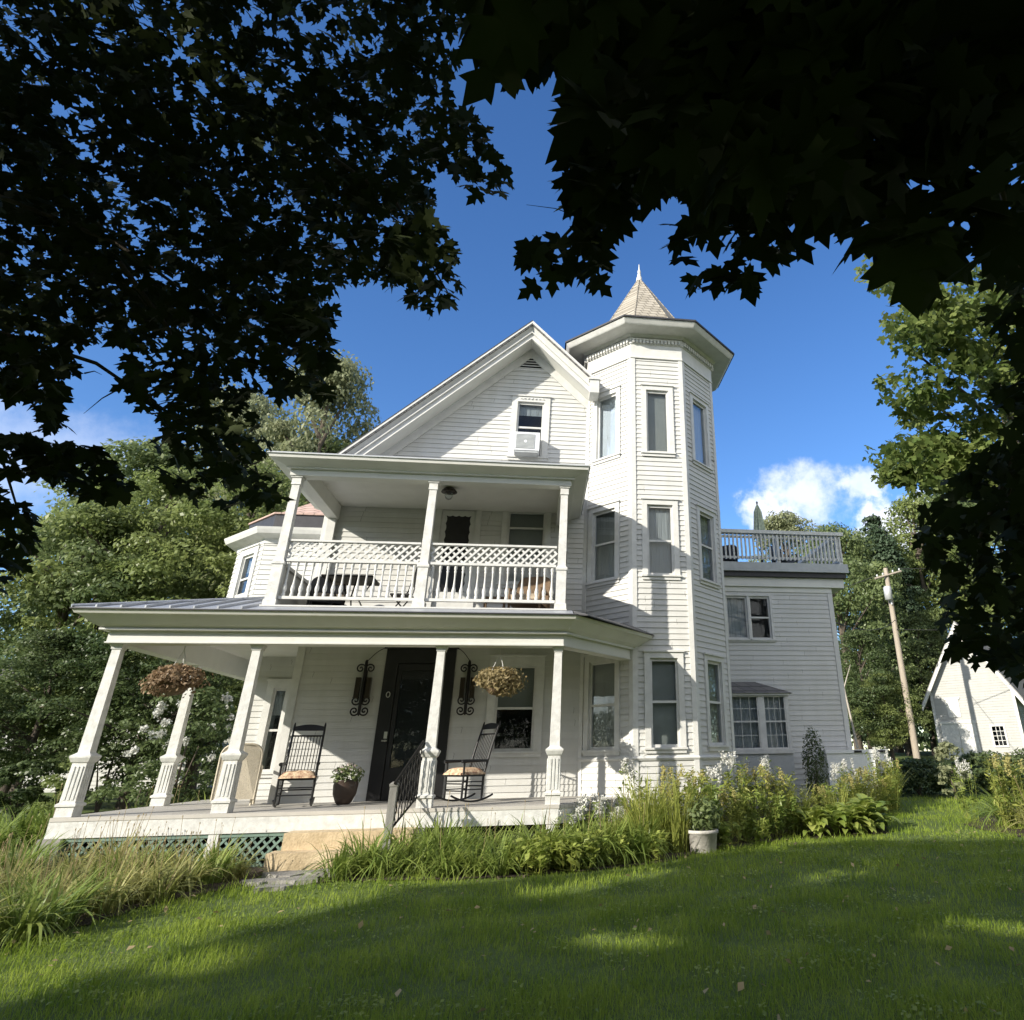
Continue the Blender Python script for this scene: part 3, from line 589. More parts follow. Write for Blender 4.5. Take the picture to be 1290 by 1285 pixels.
# ------------------------------------------------------------------ lower porch
fl = MB(); out = [(-.12, -.06), (7.06, -.06), (8.36, 1.56), (7.60, 2.46), (7.47, 2.595), (1.925, 2.595), (1.925, 5.0), (-.12, 5.0)]
fl.slab([(x, y, 0) for x, y in out], .05); pf = fl.build('porch_floor', M['deck_floor'], H)
f = MB(); f.sweep([(-.10, 5.0), (-.10, -.03), (7.04, -.03), (8.33, 1.58)], [(0, -.26), (.022, -.26), (.022, -.052), (0, -.052)]); f.build('porch_skirt_board', M['worn'], H)
for x in (.02, 2.09, 4.99, 6.94): MB().box(x-.07, x+.07, -.04, .08, -.9, -.262).build('porch_pier', M['worn'] if x > .5 else M['fieldstone'], H)
MB().box(-.17, .12, -.10, .22, -.95, -.262).build('stone_pier', M['fieldstone'], H)
la = MB()
for x0, x1 in ((.14, 2.02), (2.16, 3.12)):
    la.box(x0, x1, -.03, .0, -.31, -.262).box(x0, x1, -.03, 0, -.72, -.66)
    step = .13; hz = .36
    n = int((x1-x0+hz)/step)
    for i in range(n):
        for sgn in (1, -1):
            a0 = x0-hz+i*step if sgn > 0 else x0+i*step; b0 = a0+hz*1.0*sgn
            za, zb = -.67, -.30
            a_, b_ = a0, b0
            lo, hi_ = x0, x1
            pa = [(a_, za), (b_, zb)]
            def clipx(p, q):
                (xa, z_a), (xb, z_b) = p, q; out_ = []
                for (xx, zz) in (p, q):
                    cx = min(max(xx, lo), hi_); t = 0 if xb == xa else (cx-xa)/(xb-xa); out_.append((cx, z_a+(z_b-z_a)*t))
                return out_
            if max(a_, b_) < lo or min(a_, b_) > hi_: continue
            (xa, z_a), (xb, z_b) = clipx(*pa); y_ = -.02 if sgn > 0 else -.012
            if abs(xb-xa) < .03: continue
            dx = .022
            la.add([(xa-dx, y_, z_a), (xa+dx, y_, z_a), (xb+dx, y_, z_b), (xb-dx, y_, z_b), (xa-dx, y_+.007, z_a), (xa+dx, y_+.007, z_a), (xb+dx, y_+.007, z_b), (xb-dx, y_+.007, z_b)],
                   [(0, 1, 2, 3), (7, 6, 5, 4), (0, 3, 7, 4), (1, 5, 6, 2)])
la.build('lattice_skirt', M['green_lattice'], H)
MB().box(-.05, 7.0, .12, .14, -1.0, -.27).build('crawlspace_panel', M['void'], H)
PROF = [(.115, 0), (.115, .13), (.135, .135), (.135, .165), (.105, .185), (.098, .70), (.115, .715), (.142, .775), (.142, .80), (.105, .825), (.082, .845), (.064, 2.30), (.064, 2.32), (.078, 2.335), (.078, 2.36), (.098, 2.40), (.098, 2.41)]
for x, y in ((0, .11), (0, 2.78), (2.074, .11), (4.988, .11), (6.955, .11)):
    p = MB(); p.sqpost(PROF, (x, y, 0.002)); q = p
    for sx in (-.055, 0.0, .055):
        q.box(x+sx-.014, x+sx+.014, y-.112, y-.1005+.004, .22, .66)
        q.box(x+.1005-.004, x+.112, y+sx-.014, y+sx+.014, .22, .66); q.box(x-.112, x-.1005+.004, y+sx-.014, y+sx+.014, .22, .66)
    p.build('porch_post', M['worn'], H)
PATH = [(-.10, 6.5), (-.10, -.02), (7.02, -.02), (8.52, 1.84)]
c = MB(); c.sweep(PATH, [(-.20, 2.41), (.03, 2.41), (.03, 2.60), (.11, 2.60), (.11, 2.635), (.16, 2.66), (.20, 2.68), (.36, 2.80), (.40, 2.81), (.43, 2.86), (.43, 2.875), (-.20, 2.875)])
c.build('porch_cornice', M['soffit'], H)
c = MB(); c.sweep(PATH, [(.03, 2.415), (.045, 2.415), (.045, 2.435), (.03, 2.435)]); c.sweep(PATH[:3]+[(7.1, .08)], [(.11, 2.605), (.135, 2.605), (.135, 2.632), (.11, 2.632)]); c.build('porch_fillet', M['trim'], H)
c = MB(); c.slab([(.1, .18, 2.83), (6.93, .18, 2.83), (8.2, 1.7, 2.83), (7.47, 2.59, 2.83), (1.925, 2.59, 2.83), (1.925, 5, 2.83), (.1, 5, 2.83)], .03); c.build('porch_ceiling', M['soffit'], H)
k_ = .29
def pz(d): return 2.89+k_*d
c = MB(); e = -.46
c.slab([(-.54, e, 2.89), (1.98, e, 2.89), (1.98, e+2.52, pz(2.52))], .012)
c.slab([(-.54, e, 2.888), (1.98, e+2.52, pz(2.52)-.002), (1.98, 6.6, pz(2.52)-.002), (-.54, 6.6, 2.888)], .012)
c.slab([(1.98, e, 2.89), (7.17, e, 2.89), (7.17, .06, pz(.52)), (1.98, .06, pz(.52))], .012)
pr_ = c.build('porch_roof', M['metal_roof'], H)
c = MB()
for i in range(7):
    x = -.2+i*.35; L = x+.54
    c.add([(x-.012, e, 2.892), (x+.012, e, 2.892), (x+.012, e+L, pz(L)+.002), (x-.012, e+L, pz(L)+.002), (x-.012, e, 2.93), (x+.012, e, 2.93), (x+.012, e+L, pz(L)+.04), (x-.012, e+L, pz(L)+.04)], [(4, 5, 6, 7), (0, 4, 7, 3), (1, 2, 6, 5), (0, 1, 5, 4)])
for i in range(16):
    y = e+.35+i*.42; L = min(2.52, y-e)
    c.add([(-.54, y-.012, 2.892), (-.54, y+.012, 2.892), (-.54+L, y+.012, pz(L)), (-.54+L, y-.012, pz(L)), (-.54, y-.012, 2.93), (-.54, y+.012, 2.93), (-.54+L, y+.012, pz(L)+.038), (-.54+L, y-.012, pz(L)+.038)], [(4, 5, 6, 7), (0, 4, 7, 3), (1, 2, 6, 5), (0, 1, 5, 4)])
c.tube([(-.54, e, 2.905), (1.98, e+2.52, pz(2.52)+.02)], .03, 6)
c.build('roof_seam', M['metal_roof'], pr_)
c = MB(); c.slab([(7.19, e, 2.888), (7.42, e+.05, 2.885), (8.90, 1.62, 2.885), (8.47, 1.63, 3.06), (7.53, 2.57, 3.42), (7.08, 2.57, 3.5), (7.08, .07, 3.05), (7.19, .055, 3.04)], .02); c.build('shingled_roof', M['shingle'], pr_)
c = MB(); c.sweep([(-.10, 6.5), (-.10, -.02), (7.02, -.02), (8.52, 1.84)], [(.43, 2.865), (.452, 2.865), (.452, 2.884), (.43, 2.884)]); c.build('drip_edge', M['dark_edge'], pr_)

# ------------------------------------------------------------------ balcony
MB().box(1.98, 7.06, .07, 2.58, 2.96, 3.06).build('balcony_floor', M['grey_wood'], H)
MB().box(1.97, 7.07, .035, .068, 2.90, 3.035).box(1.97, 7.07, .02, .068, 3.036, 3.062).build('balcony_skirt', M['trim'], H)
BPX = (2.09, 4.51, 6.955)
BPROF = [(.105, 0), (.105, .10), (.088, .11), (.088, .70), (.105, .715), (.105, .755), (.088, .77), (.074, .80), (.066, 2.18), (.082, 2.19), (.082, 2.215), (.078, 2.22), (.078, 2.31), (.10, 2.325), (.10, 2.352)]
for x in BPX: MB().sqpost(BPROF, (x, .17, 3.062)).build('balcony_post', M['worn'], H)
MB().box(1.995, 2.16, 2.48, 2.575, 3.064, 5.42).build('pilaster', M['trim'], H)
def railing(x0, x1):
    y = .17; r_ = MB(); r_.box(x0, x1, y-.035, y+.035, 3.185, 3.235).box(x0, x1, y-.045, y+.045, 3.835, 3.88).box(x0, x1, y-.04, y+.04, 4.20, 4.235)
    rl = r_.build('balcony_railing', M['trim'], H)
    n = int(round((x1-x0)/.133))
    for i in range(n):
        x = x0+(i+.5)*(x1-x0)/n; b = MB(); b.lathe([(.03, 0), (.03, .05), (.02, .06), (.036, .12), (.036, .15), (.02, .22), (.014, .36), (.018, .46), (.026, .49), (.016, .51), (.028, .53), (.028, .598)], (x, y, 3.236), 8); b.build('baluster', M['trim'], rl)
    l = MB(); z0, z1 = 3.882, 4.198; step = .145; hh = z1-z0
    for sgn in (1, -1):
        k = -3
        while True:
            xa = x0+k*step; k += 1
            if xa > x1+hh: break
            a, b = (xa, xa+hh) if sgn > 0 else (xa, xa-hh)
            pa = np.array([a, z0]); pb = np.array([b, z1])
            ts = sorted([((x0-a)/(b-a)), ((x1-a)/(b-a))]); t0, t1 = max(0, ts[0]), min(1, ts[1])
            if t1-t0 < .08: continue
            A = pa+(pb-pa)*t0; B = pa+(pb-pa)*t1; y_ = y-.012 if sgn > 0 else y+.001; dx = .026
            l.add([(A[0]-dx, y_, A[1]), (A[0]+dx, y_, A[1]), (B[0]+dx, y_, B[1]), (B[0]-dx, y_, B[1]), (A[0]-dx, y_+.01, A[1]), (A[0]+dx, y_+.01, A[1]), (B[0]+dx, y_+.01, B[1]), (B[0]-dx, y_+.01, B[1])], [(0, 1, 2, 3), (7, 6, 5, 4), (0, 3, 7, 4), (1, 5, 6, 2)])
    l.build('lattice_panel', M['trim'], rl)
railing(2.19, 4.415); railing(4.605, 6.855)
m = MB(); clap(m, ((2.02, 2.48), (0, -1)), lambda z: (0, 2.2), 3.07, 3.84); m.box(1.985, 2.06, .28, 2.48, 3.84, 3.90); m.build('balcony_panel', M['siding'], H)
m = MB(); clap(m, ((7.03, .28), (0, 1)), lambda z: (0, 2.3), 3.07, 4.18); m.box(6.985, 7.06, .27, 2.57, 4.185, 4.235).box(6.995, 7.028, .28, 2.57, 3.07, 4.185); m.build('balcony_panel', M['siding'], H)
BPATH = [(1.99, 2.575), (1.99, .07), (7.06, .07), (7.06, 2.575)]
c = MB(); c.sweep(BPATH, [(-.2, 5.415), (.02, 5.415), (.02, 5.53), (.08, 5.53), (.08, 5.56), (.12, 5.575), (.28, 5.63), (.32, 5.64), (.34, 5.70), (-.2, 5.74)]); c.build('balcony_cornice', M['soffit'], H)
c = MB(); c.sweep(BPATH, [(.34, 5.70), (.36, 5.70), (.36, 5.718), (.34, 5.718)]); c.build('balcony_drip_edge', M['grey_trim'], H)
MB().slab([(1.65, -.27, 5.735), (7.40, -.27, 5.735), (7.40, 2.57, 6.15), (1.65, 2.57, 6.15)], .015).build('balcony_roof', M['metal_roof'], H)
MB().box(2.1, 6.95, .28, 2.578, 5.72, 5.735).build('balcony_ceiling', M['soffit'], H)
m = MB(); m.obox(FRONT, 5.55-x_, 6.85-x_, .045, .085, 5.66+.27, 5.68+.27)

# ------------------------------------------------------------------ rear wing with roof deck
WX0, WX1, WY = 10.4, 14.70, 6.0
FWG = ((WX0, WY), (1, 0))
m = MB(); wh = [hole(11.62-WX0, 12.88-WX0, 3.51, 4.68), (11.2-WX0, 12.95-WX0, .80, 2.05)]
clap(m, FWG, lambda z: (0, WX1-WX0), -.4, 4.94, wh, ex=.125); clap(m, ((WX1, WY), (0, 1)), lambda z: (0, 7), -.4, 4.94, (), .125); clap(m, ((WX1, WY+7), (-1, 0)), lambda z: (0, 4.3), -.4, 4.94, (), .125)
wing = m.build('wing', M['siding'], H)
MB().sweep([(WX1-.10, WY), (WX1, WY), (WX1, WY+.10)], [(0, -.3), (.034, -.3), (.034, 4.79), (0, 4.79)]).build('corner_board', M['trim'], wing)
MB().box(WX0, WX1+.4, WY-.10, WY+7.2, 4.94, 5.198).box(WX0, WX1+.03, WY-.04, WY+.0, 4.80, 4.94).build('wing_frieze', M['soffit'], wing)
MB().box(WX0, WX1+.46, WY-.20, WY+7.3, 5.20, 5.33).build('deck_joist', M['dark_edge'], wing)
MB().box(WX0, WX1+.52, WY-.28, WY+7.4, 5.332, 5.58).build('deck_fascia', M['grey_trim'], wing)
rl = MB().box(WX0+.1, WX1+.50, WY-.30, WY-.10, 6.42, 6.52).box(WX0+.1, WX1+.4, WY-.22, WY-.17, 6.30, 6.36).box(WX0+.1, WX1+.4, WY-.22, WY-.17, 5.70, 5.76).box(WX1+.30, WX1+.50, WY-.1, WY+7.2, 6.42, 6.52).box(WX1+.33, WX1+.38, WY, WY+7.1, 5.70, 5.76).build('deck_railing', M['worn'], wing)
for i in range(36):
    x = WX0+.55+i*.118; MB().box(x-.022, x+.022, WY-.262, WY-.222, 5.66, 6.40).build('deck_baluster', M['worn'], rl)
for x in (11.5, 13.2, WX1+.36): MB().box(x-.055, x+.055, WY-.215, WY-.105, 5.582, 6.418).build('deck_post', M['worn'], rl)
for i in range(24): MB().box(WX1+.385, WX1+.425, WY+.1+i*.28, WY+.145+i*.28, 5.66, 6.415).build('deck_baluster', M['worn'], rl)
q0 = 11.62-WX0
window(FWG, q0, q0+.60, 3.51, 4.68, None, .06, blind='curtain', head=False, outer=(q0-.07, q0+.63, 3.44, 4.74))
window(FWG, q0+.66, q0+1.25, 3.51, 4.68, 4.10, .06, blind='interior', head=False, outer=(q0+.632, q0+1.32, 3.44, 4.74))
# box bay under a hipped cap
b = MB(); bx0, bx1, by = 11.15, 12.98, 5.55
FB = ((bx0, by), (1, 0))
b.obox(FB, 0, bx1-bx0, -.45, -.02, .0, .70); b.obox(FB, -.03, bx1-bx0+.03, -.45, .05, .70, .80); b.obox(FB, 0, .12, -.45, .0, .80, 2.05); b.obox(FB, bx1-bx0-.08, bx1-bx0, -.45, .0, .80, 2.05); b.obox(FB, -.05, bx1-bx0+.06, -.45, .06, 2.05, 2.10); b.obox(FB, 1.03, 1.16, -.06, .0, .80, 2.05)
bay = b.build('bay_window', M['trim'], H)
MB().add([(bx0-.1, by-.10, 2.10), (bx1+.12, by-.10, 2.10), (bx1+.12, WY, 2.10), (bx0-.1, WY, 2.10), (bx0+.3, WY-.02, 2.42), (12.28, WY-.02, 2.42)], [(0, 1, 5, 4), (1, 2, 5), (3, 0, 4), (0, 3, 2, 1)]).build('bay_roof', M['shingle'], bay)
s_ = MB()
for a, c_ in ((.12, 1.03), (1.16, 1.75)):
    for q in (a, c_-.035): s_.obox(FB, q, q+.035, -.05, -.01, .80, 2.05)
    for z in (.80, 1.42, 2.015): s_.obox(FB, a+.035, c_-.035, -.05, -.01, z, z+.035)
    for i in range(1, 4):
        q = a+(c_-a)*i/4; s_.obox(FB, q-.006, q+.006, -.038, -.026, .835, 2.015)
    for z in (1.12, 1.74): s_.obox(FB, a+.035, c_-.035, -.037, -.027, z-.006, z+.006)
s_.build('sash', M['trim'], bay)
MB().obox(FB, .12, 1.75, -.034, -.029, .8, 2.05).build('pane', M['glass'], bay)
MB().obox(FB, .10, 1.77, -.17, -.16, .8, 2.06).build('curtain', M['curtain'], bay)
MB().obox(FB, .0, bx1-bx0, -.02, .0, .0, .70).build('bay_apron', M['grey_trim'], bay)
MB().box(WX0, WX1-.02, WY+.02, WY+6.9, -1, -.41).build('wing_foundation', M['fieldstone'], wing)

# ------------------------------------------------------------------ left side bay room above the porch roof
LB = [(-.85, 8.5), (-.85, 5.35), (.1, 4.40), (1.92, 4.40)]
e45 = (r2, -r2); FB45 = (LB[1], e45)
hL = [hole(.42, .98, 4.30, 5.22)]
m = MB(); clap(m, FB45, lambda z: (0, 1.344), 2.9, 5.45, hL); clap(m, (LB[2], (1, 0)), lambda z: (0, 1.82), 2.9, 5.45); clap(m, (LB[0], (0, -1)), lambda z: (0, 3.15), 2.9, 5.45)
sb = m.build('bay_room', M['siding'], H)
window(FB45, .42, .98, 4.05, 5.20, 4.62, .16, blind='curtain', blind_z=(4.8, 5.22))
c = MB(); c.sweep(LB, [(-.02, 5.36), (.03, 5.36), (.03, 5.46), (.06, 5.48), (.28, 5.54), (.32, 5.62), (.34, 5.68), (-.02, 5.70)]); c.build('bay_cornice', M['trim'], sb)
c = MB(); c.sweep([(-.75, 8.5), (-.75, 5.42), (.16, 4.50), (1.92, 4.50)], [(-.05, 5.70), (.02, 5.70), (.02, 6.12), (-.05, 6.12)]); c.build('bay_parapet', M['dark_edge'], sb)
c = MB(); c.slab([(-.80, 8.5, 6.16), (-.80, 5.40, 6.16), (.13, 4.44, 6.16), (1.93, 4.44, 6.16), (1.93, 6.2, 7.7), (1.0, 6.4, 7.7), (1.0, 8.5, 7.7)][:4]+[(1.93, 6.0, 7.5), (.9, 6.6, 7.5), (.9, 8.5, 7.5)], .04); c.build('bay_roof', M['pink_shingle'], sb)
m = MB(); F1 = ((.55, 4.4), (1, 0)); clap(m, F1, lambda z: (0, 1.37), -.05, 2.83, [hole(.42, .70, .5, 2.15)]); clap(m, ((.55, 8.5), (0, -1)), lambda z: (0, 4.1), -.05, 2.83); m.build('wall', M['siding'], H)
window(F1, .42, .70, .5, 2.15, 1.3, .14, blind='curtain', blind_z=(1.6, 2.2))

# ------------------------------------------------------------------ things on and about the house
def add_thing_mesh(mb, name, m, label, cat, group=None, loc=None):
    v = np.array(mb.v); o3 = loc or (float(v[:, 0].mean()), float(v[:, 1].mean()), float(v[:, 2].min()))
    o = mb.build(name, m, None, origin=o3); return tag(o, label, cat, group)
# air conditioner
t = thing('air_conditioner', (6.09, 2.45, 7.12), 'white box air conditioner sticking out of the gable window', 'air conditioner')
MB().box(5.80, 6.38, 2.24, 2.66, 7.12, 7.58).build('case', M['plastic'], t)
g = MB()
g.box(5.84, 6.27, 2.234, 2.2395, 7.16, 7.53)
for i in range(12): g.box(5.84, 6.27, 2.226, 2.2345, 7.17+i*.031, 7.187+i*.031)
g.build('grille', M['grey_trim'], t); MB().tube([(6.06, 2.236, 7.34), (6.06, 2.222, 7.34)], .035, 12).build('knob', M['plastic'], t)
MB().box(5.83, 6.35, 2.26, 2.57, 7.075, 7.119).build('support_bracket', M['grey_trim'], t)
# ceiling light
t = thing('ceiling_light', (4.64, 1.2, 5.45), 'small dark ceiling lamp with clear globe above the balcony door', 'lamp')
MB().lathe([(.02, .27), (.09, .26), (.15, .20), (.16, .17), (.10, .16)], (4.64, 1.2, 5.45), 14).build('shade', M['amber'], t)
MB().lathe([(0, 0), (.06, .03), (.085, .09), (.07, .15), (.05, .17)], (4.64, 1.2, 5.45), 14).build('globe', M['glass'], t)
# wall lanterns
def spiral(cx, cz, r, sg, up, y):
    return [(cx+sg*(r*.1+r*.9*(1-q))*math.cos(q*1.5*2*math.pi+math.pi)*1.0+sg*r, y, cz+up*(r*.1+r*.9*(1-q))*math.sin(q*1.5*2*math.pi)) for q in np.linspace(0, 1, 26)]
def lantern(cx, label):
    t = thing('wall_lantern', (cx, 2.56, 1.45), label, 'lantern', 'wrought iron lanterns beside the black door')
    b = MB(); y = 2.47
    b.tube([(cx, y, 1.46), (cx, y, 1.50), (cx, y, 2.46), (cx, y, 2.50)], [.006, .03, .03, .008], 8)
    b.box(cx-.03, cx+.03, 2.5, 2.565, 1.7, 2.3); b.build('backbone', M['iron'], t)
    for (cz, up) in ((2.33, 1), (1.74, -1), (1.55, -1)):
        for sg in (-1, 1): MB().tube(spiral(cx, cz, .092, sg, up, y), .015, 6).build('scroll', M['iron'], t)
    for sg in (-1, 1): MB().box(cx+sg*.10-.045, cx+sg*.10+.045, 2.43, 2.52, 1.80, 2.16).box(cx+sg*.10-.05, cx+sg*.10+.05, 2.42, 2.53, 1.78, 1.80).build('lamp_glass', M['amber'], t)
    sd = 1 if cx < 4.2 else -1; x1 = 3.59 if sd > 0 else 4.95
    MB().tube([(cx+(x1-cx)*q, 2.53-.0*q, 2.48+.25*math.sin(q*math.pi/2)) for q in np.linspace(0, 1, 10)], .008, 6).build('arched_rod', M['iron'], t)
lantern(3.25, 'wrought iron scroll lantern on the wall left of the black door'); lantern(5.24, 'wrought iron scroll lantern between the black door and the right hanging basket')

# steps and hand rail
t = thing('porch_steps', (4.1, -.5, -.7), 'two tan sandstone steps leading up to the porch', 'steps')
MB().box(3.18, 4.95, -.47, -.06, -.72, -.245).build('step', M['stone'], t)
MB().box(3.10, 4.98, -.82, -.47, -.72, -.455).build('step', M['stone'], t)
fs = MB()
for i, (x, y, r_) in enumerate(((3.55, -1.1, .34), (4.05, -1.15, .3), (3.75, -1.55, .32), (3.35, -1.5, .26), (3.6, -1.95, .22))):
    pts = []
    for j in range(9):
        a = j*2*math.pi/9; q = r_*(1+.25*math.sin(3*a+i*2)+.1*math.cos(5*a+i)); pts.append((x+q*math.cos(a), y+q*.7*math.sin(a), float(gz(x, y))+.045))
    s1 = MB(); s1.slab(pts, .12); add_thing_mesh(s1, 'flagstone', M['slab'], 'flat grey flagstone in the path below the sandstone steps', 'paving stone', 'flagstones below the steps')
t = thing('handrail', (4.75, -.5, -.7), 'black iron handrail with twisted bars and a grey wooden newel beside the steps', 'handrail')
MB().sqpost([(.05, 0), (.05, 1.02), (.058, 1.03), (.058, 1.06), (.025, 1.09)], (4.66, -.80, -.70)).build('newel_post', M['grey_wood'], t)
tp0, tp1 = np.array([4.70, -.76, .43]), np.array([4.88, .0, .94])
MB().tube([tp0-np.array([.02, .12, .06]), tp0, tp1], .022, 8).build('rail', M['iron'], t); MB().tube([tp0-np.array([0, 0, .62]), tp1-np.array([0, 0, .78])], .016, 6).build('rail', M['iron'], t)
for i in range(8):
    q = (i+.5)/8; p = tp0+(tp1-tp0)*q; bt = MB(); zz = np.linspace(-.70+.08*(1-q)*0, 0, 16); rr = [.0095+.004*math.sin(k*2.2) for k in range(16)]
    bt.tube([(p[0]+.006*math.sin(z*40), p[1]+.006*math.cos(z*40), p[2]+z) for z in np.linspace(-.64-.13*q, -.01, 24)], .0095, 6); bt.build('twisted_bar', M['iron'], t)

# rocking chairs (face -y)
def rocker(name, loc, rz, label):
    t = thing(name, (0, 0, 0), label, 'rocking chair', 'black rocking chairs on the porch')
    wd = .27
    for sx in (-1, 1):
        MB().tube([(sx*wd, -.45+.85*q, .02+.10*(2*q-1.0)**2*1.0) for q in np.linspace(0, .98, 12)], .017, 6).build('rocker', M['black'], t)
        MB().tube([(sx*wd, -.24, .04), (sx*wd, -.24, .63)], [.020, .018], 8).build('leg', M['black'], t)
        MB().tube([(sx*wd*.92, .17, .03), (sx*wd*.92, .18, .42), (sx*wd*.92, .30, .85), (sx*wd*.92, .44, 1.27), (sx*wd*.92, .45, 1.31)], [.020, .022, .02, .017, .008], 8).build('backrest_post', M['black'], t)
        MB().tube([(sx*(wd+.01), -.30, .64), (sx*(wd+.01), -.1, .645), (sx*(wd-.01), .24, .65)], [.03, .026, .02], 8).build('armrest', M['black'], t)
        for z in (.2, .32): MB().tube([(sx*wd, -.24, z), (sx*wd*.95, .17, z)], .011, 6).build('stretcher', M['black'], t)
    for yy, z in ((-.24, .18), (-.24, .29), (.17, .25)): MB().tube([(-wd, yy, z), (wd, yy, z)], .012, 6).build('stretcher', M['black'], t)
    MB().box(-wd, wd, -.27, .2, .40, .43).build('seat', M['black'], t)
    c = MB(); pts = []
    for i in range(9):
        z = .43+.085*math.sin(i/8*math.pi)**.6; 
    nx_, ny_ = 10, 9; vs = []; 
    for i in range(nx_+1):
        for j in range(ny_+1):
            a = i/nx_*2-1; b = j/ny_*2-1; hgt = .115*(1-abs(a)**4)**.5*(1-abs(b)**4)**.5
            vs.append((a*(wd+.015), -.05+b*.26, .432+hgt))
    c.add(vs, [(i*(ny_+1)+j, (i+1)*(ny_+1)+j, (i+1)*(ny_+1)+j+1, i*(ny_+1)+j+1) for i in range(nx_) for j in range(ny_)], True); c.box(-wd, wd, -.30, .2, .431, .46); c.build('cushion', M['floral'], t)
    def bp_(z): return .18+(z-.42)*.305
    for i in range(9):
        x = -wd*.75+i*wd*1.5/8; MB().tube([(x, bp_(.5), .5), (x, bp_(.8)+.012, .8), (x, bp_(1.09), 1.09)], .0075, 5).build('spindle', M['black'], t)
    for z in (.5, 1.09): MB().tube([(-wd*.9, bp_(z), z), (wd*.9, bp_(z), z)], .016, 6).build('backrest_rail', M['black'], t)
    s_ = MB(); n = 10
    for i in range(n):
        a, b = -1+2*i/n, -1+2*(i+1)/n; za, zb = 1.245+.035*math.cos(a*math.pi/2), 1.245+.035*math.cos(b*math.pi/2)
        ya, yb = bp_(1.20), bp_(1.25)
        s_.add([(a*wd*.9, ya-.01, 1.175), (b*wd*.9, ya-.01, 1.175), (b*wd*.9, yb-.01, zb), (a*wd*.9, yb-.01, za), (a*wd*.9, ya+.012, 1.175), (b*wd*.9, ya+.012, 1.175), (b*wd*.9, yb+.012, zb), (a*wd*.9, yb+.012, za)], [(0, 1, 2, 3), (7, 6, 5, 4), (3, 2, 6, 7), (0, 4, 5, 1)])
    s_.build('crest_rail', M['black'], t)
    t.location = loc; t.rotation_euler = (0, 0, rz); return t
rocker('rocking_chair', (2.73, 1.25, 0.0), R(12), 'black slat back rocking chair with red floral cushion beside the cream wicker chair')
rocker('rocking_chair', (5.47, 1.45, 0.0), R(-52), 'black slat back rocking chair turned sideways with tan cushion right of the door')

# cream wicker chair seen from behind
t = thing('wicker_chair', (1.42, 2.3, 0), 'cream wicker chair with tall rounded back at the left porch corner', 'chair')
def wickchair(t, cx, cy_, rz, m, sc=1.0, cushion=None):
    c, s = math.cos(rz), math.sin(rz)
    def T(p): return (cx+sc*(p[0]*c-p[1]*s), cy_+sc*(p[0]*s+p[1]*c), OFF[t.name][2]+sc*p[2])
    def rot(mb): mb.v = [T(p) for p in mb.v]; return mb
    b = MB(); n = 14; out = [(-.33, .08)]+[(-.33+.0*i, .08) for i in range(0)]
    pts = [(-.33, .10)]
    for i in range(n+1):
        q = math.pi-math.pi*i/n; pts.append((.33*math.copysign(abs(math.cos(q))**.6, math.cos(q)), .78+.22*math.sin(q)**.8 if math.sin(q) > 1e-6 else .78))
    pts.append((.33, .10)); k = len(pts)
    vs = [(x, -.32-.05*(1-(x/.33)**2)-.10*(z-.1), z) for x, z in pts]+[(x, -.29-.05*(1-(x/.33)**2)-.10*(z-.1), z) for x, z in pts]
    b.add(vs, [tuple(range(k)), tuple(range(2*k-1, k-1, -1))]+[(i, i+k, (i+1) % k+k, (i+1) % k) for i in range(k)]); rot(b).build('backrest', m, t)
    rot(MB().tube([(x, -.31-.05*(1-(x/.33)**2)-.10*(z-.1), z) for x, z in pts], .02, 6)).build('backrest_rim', m, t)
    rot(MB().box(-.31, .31, -.28, .28, .34, .42)).build('seat', m, t)
    for sx in (-.29, .29):
        rot(MB().tube([(sx, -.3, .62), (sx*1.05, 0, .64), (sx*1.05, .24, .62), (sx, .27, .40)], .028, 8)).build('armrest', m, t)
        for sy_ in (-.25, .25): rot(MB().tube([(sx, sy_, 0), (sx, sy_, .34)], .022, 8)).build('leg', m, t)
    if cushion: rot(MB().box(-.28, .28, -.24, .26, .42, .52)).build('cushion', cushion, t)
wickchair(t, 1.42, 2.3, R(14), M['wicker'], .98)
# pot on the porch
def leafball(n, c, rad, size, flat=1.0, up=.3, hemi=False):
    P = rng.normal(size=(n, 3)); P /= np.linalg.norm(P, axis=1)[:, None]
    if hemi: P[:, 2] = np.abs(P[:, 2])
    rr = rng.uniform(.35, 1, n)**.6; C = np.array(c)+P*rr[:, None]*np.array(rad)
    return cards(C, P*np.array([1, 1, flat])+np.array([0, 0, up])+rng.normal(size=(n, 3))*.6, size*rng.uniform(.6, 1.3, n))
def cards(C, Nn, sz, asp=.55):
    """pointed leaf of four corners, slightly folded, centred on C, facing Nn"""
    n = len(C); Nn = Nn/(np.linalg.norm(Nn, axis=1)[:, None]+1e-9); A = np.cross(Nn, rng.normal(size=(n, 3))); A /= np.linalg.norm(A, axis=1)[:, None]+1e-9; B = np.cross(Nn, A)
    s = np.asarray(sz)[:, None]
    V = np.stack([C-A*s*.5, C-B*s*asp*.5+Nn*s*.08+A*s*.04, C+A*s*.55-Nn*s*.05, C+B*s*asp*.5+Nn*s*.08+A*s*.04], 1).reshape(-1, 3)
    return V, np.arange(n*4).reshape(n, 4)
def join(parts):
    Vs = []; Fs = []; k = 0
    for V, Fq in parts: Vs.append(V); Fs.append(Fq+k); k += len(V)
    return np.concatenate(Vs), Fs
def veg(name, parts, m, parent=None, loc=(0, 0, 0), smooth=False):
    V, Fs = join(parts)
    return link(name, fast_mesh(name, V, Fs, m, smooth), parent)
t = thing('flower_pot', (3.42, 1.62, 0), 'dark round pot of small white flowers between the rocking chair and the door', 'potted plant')
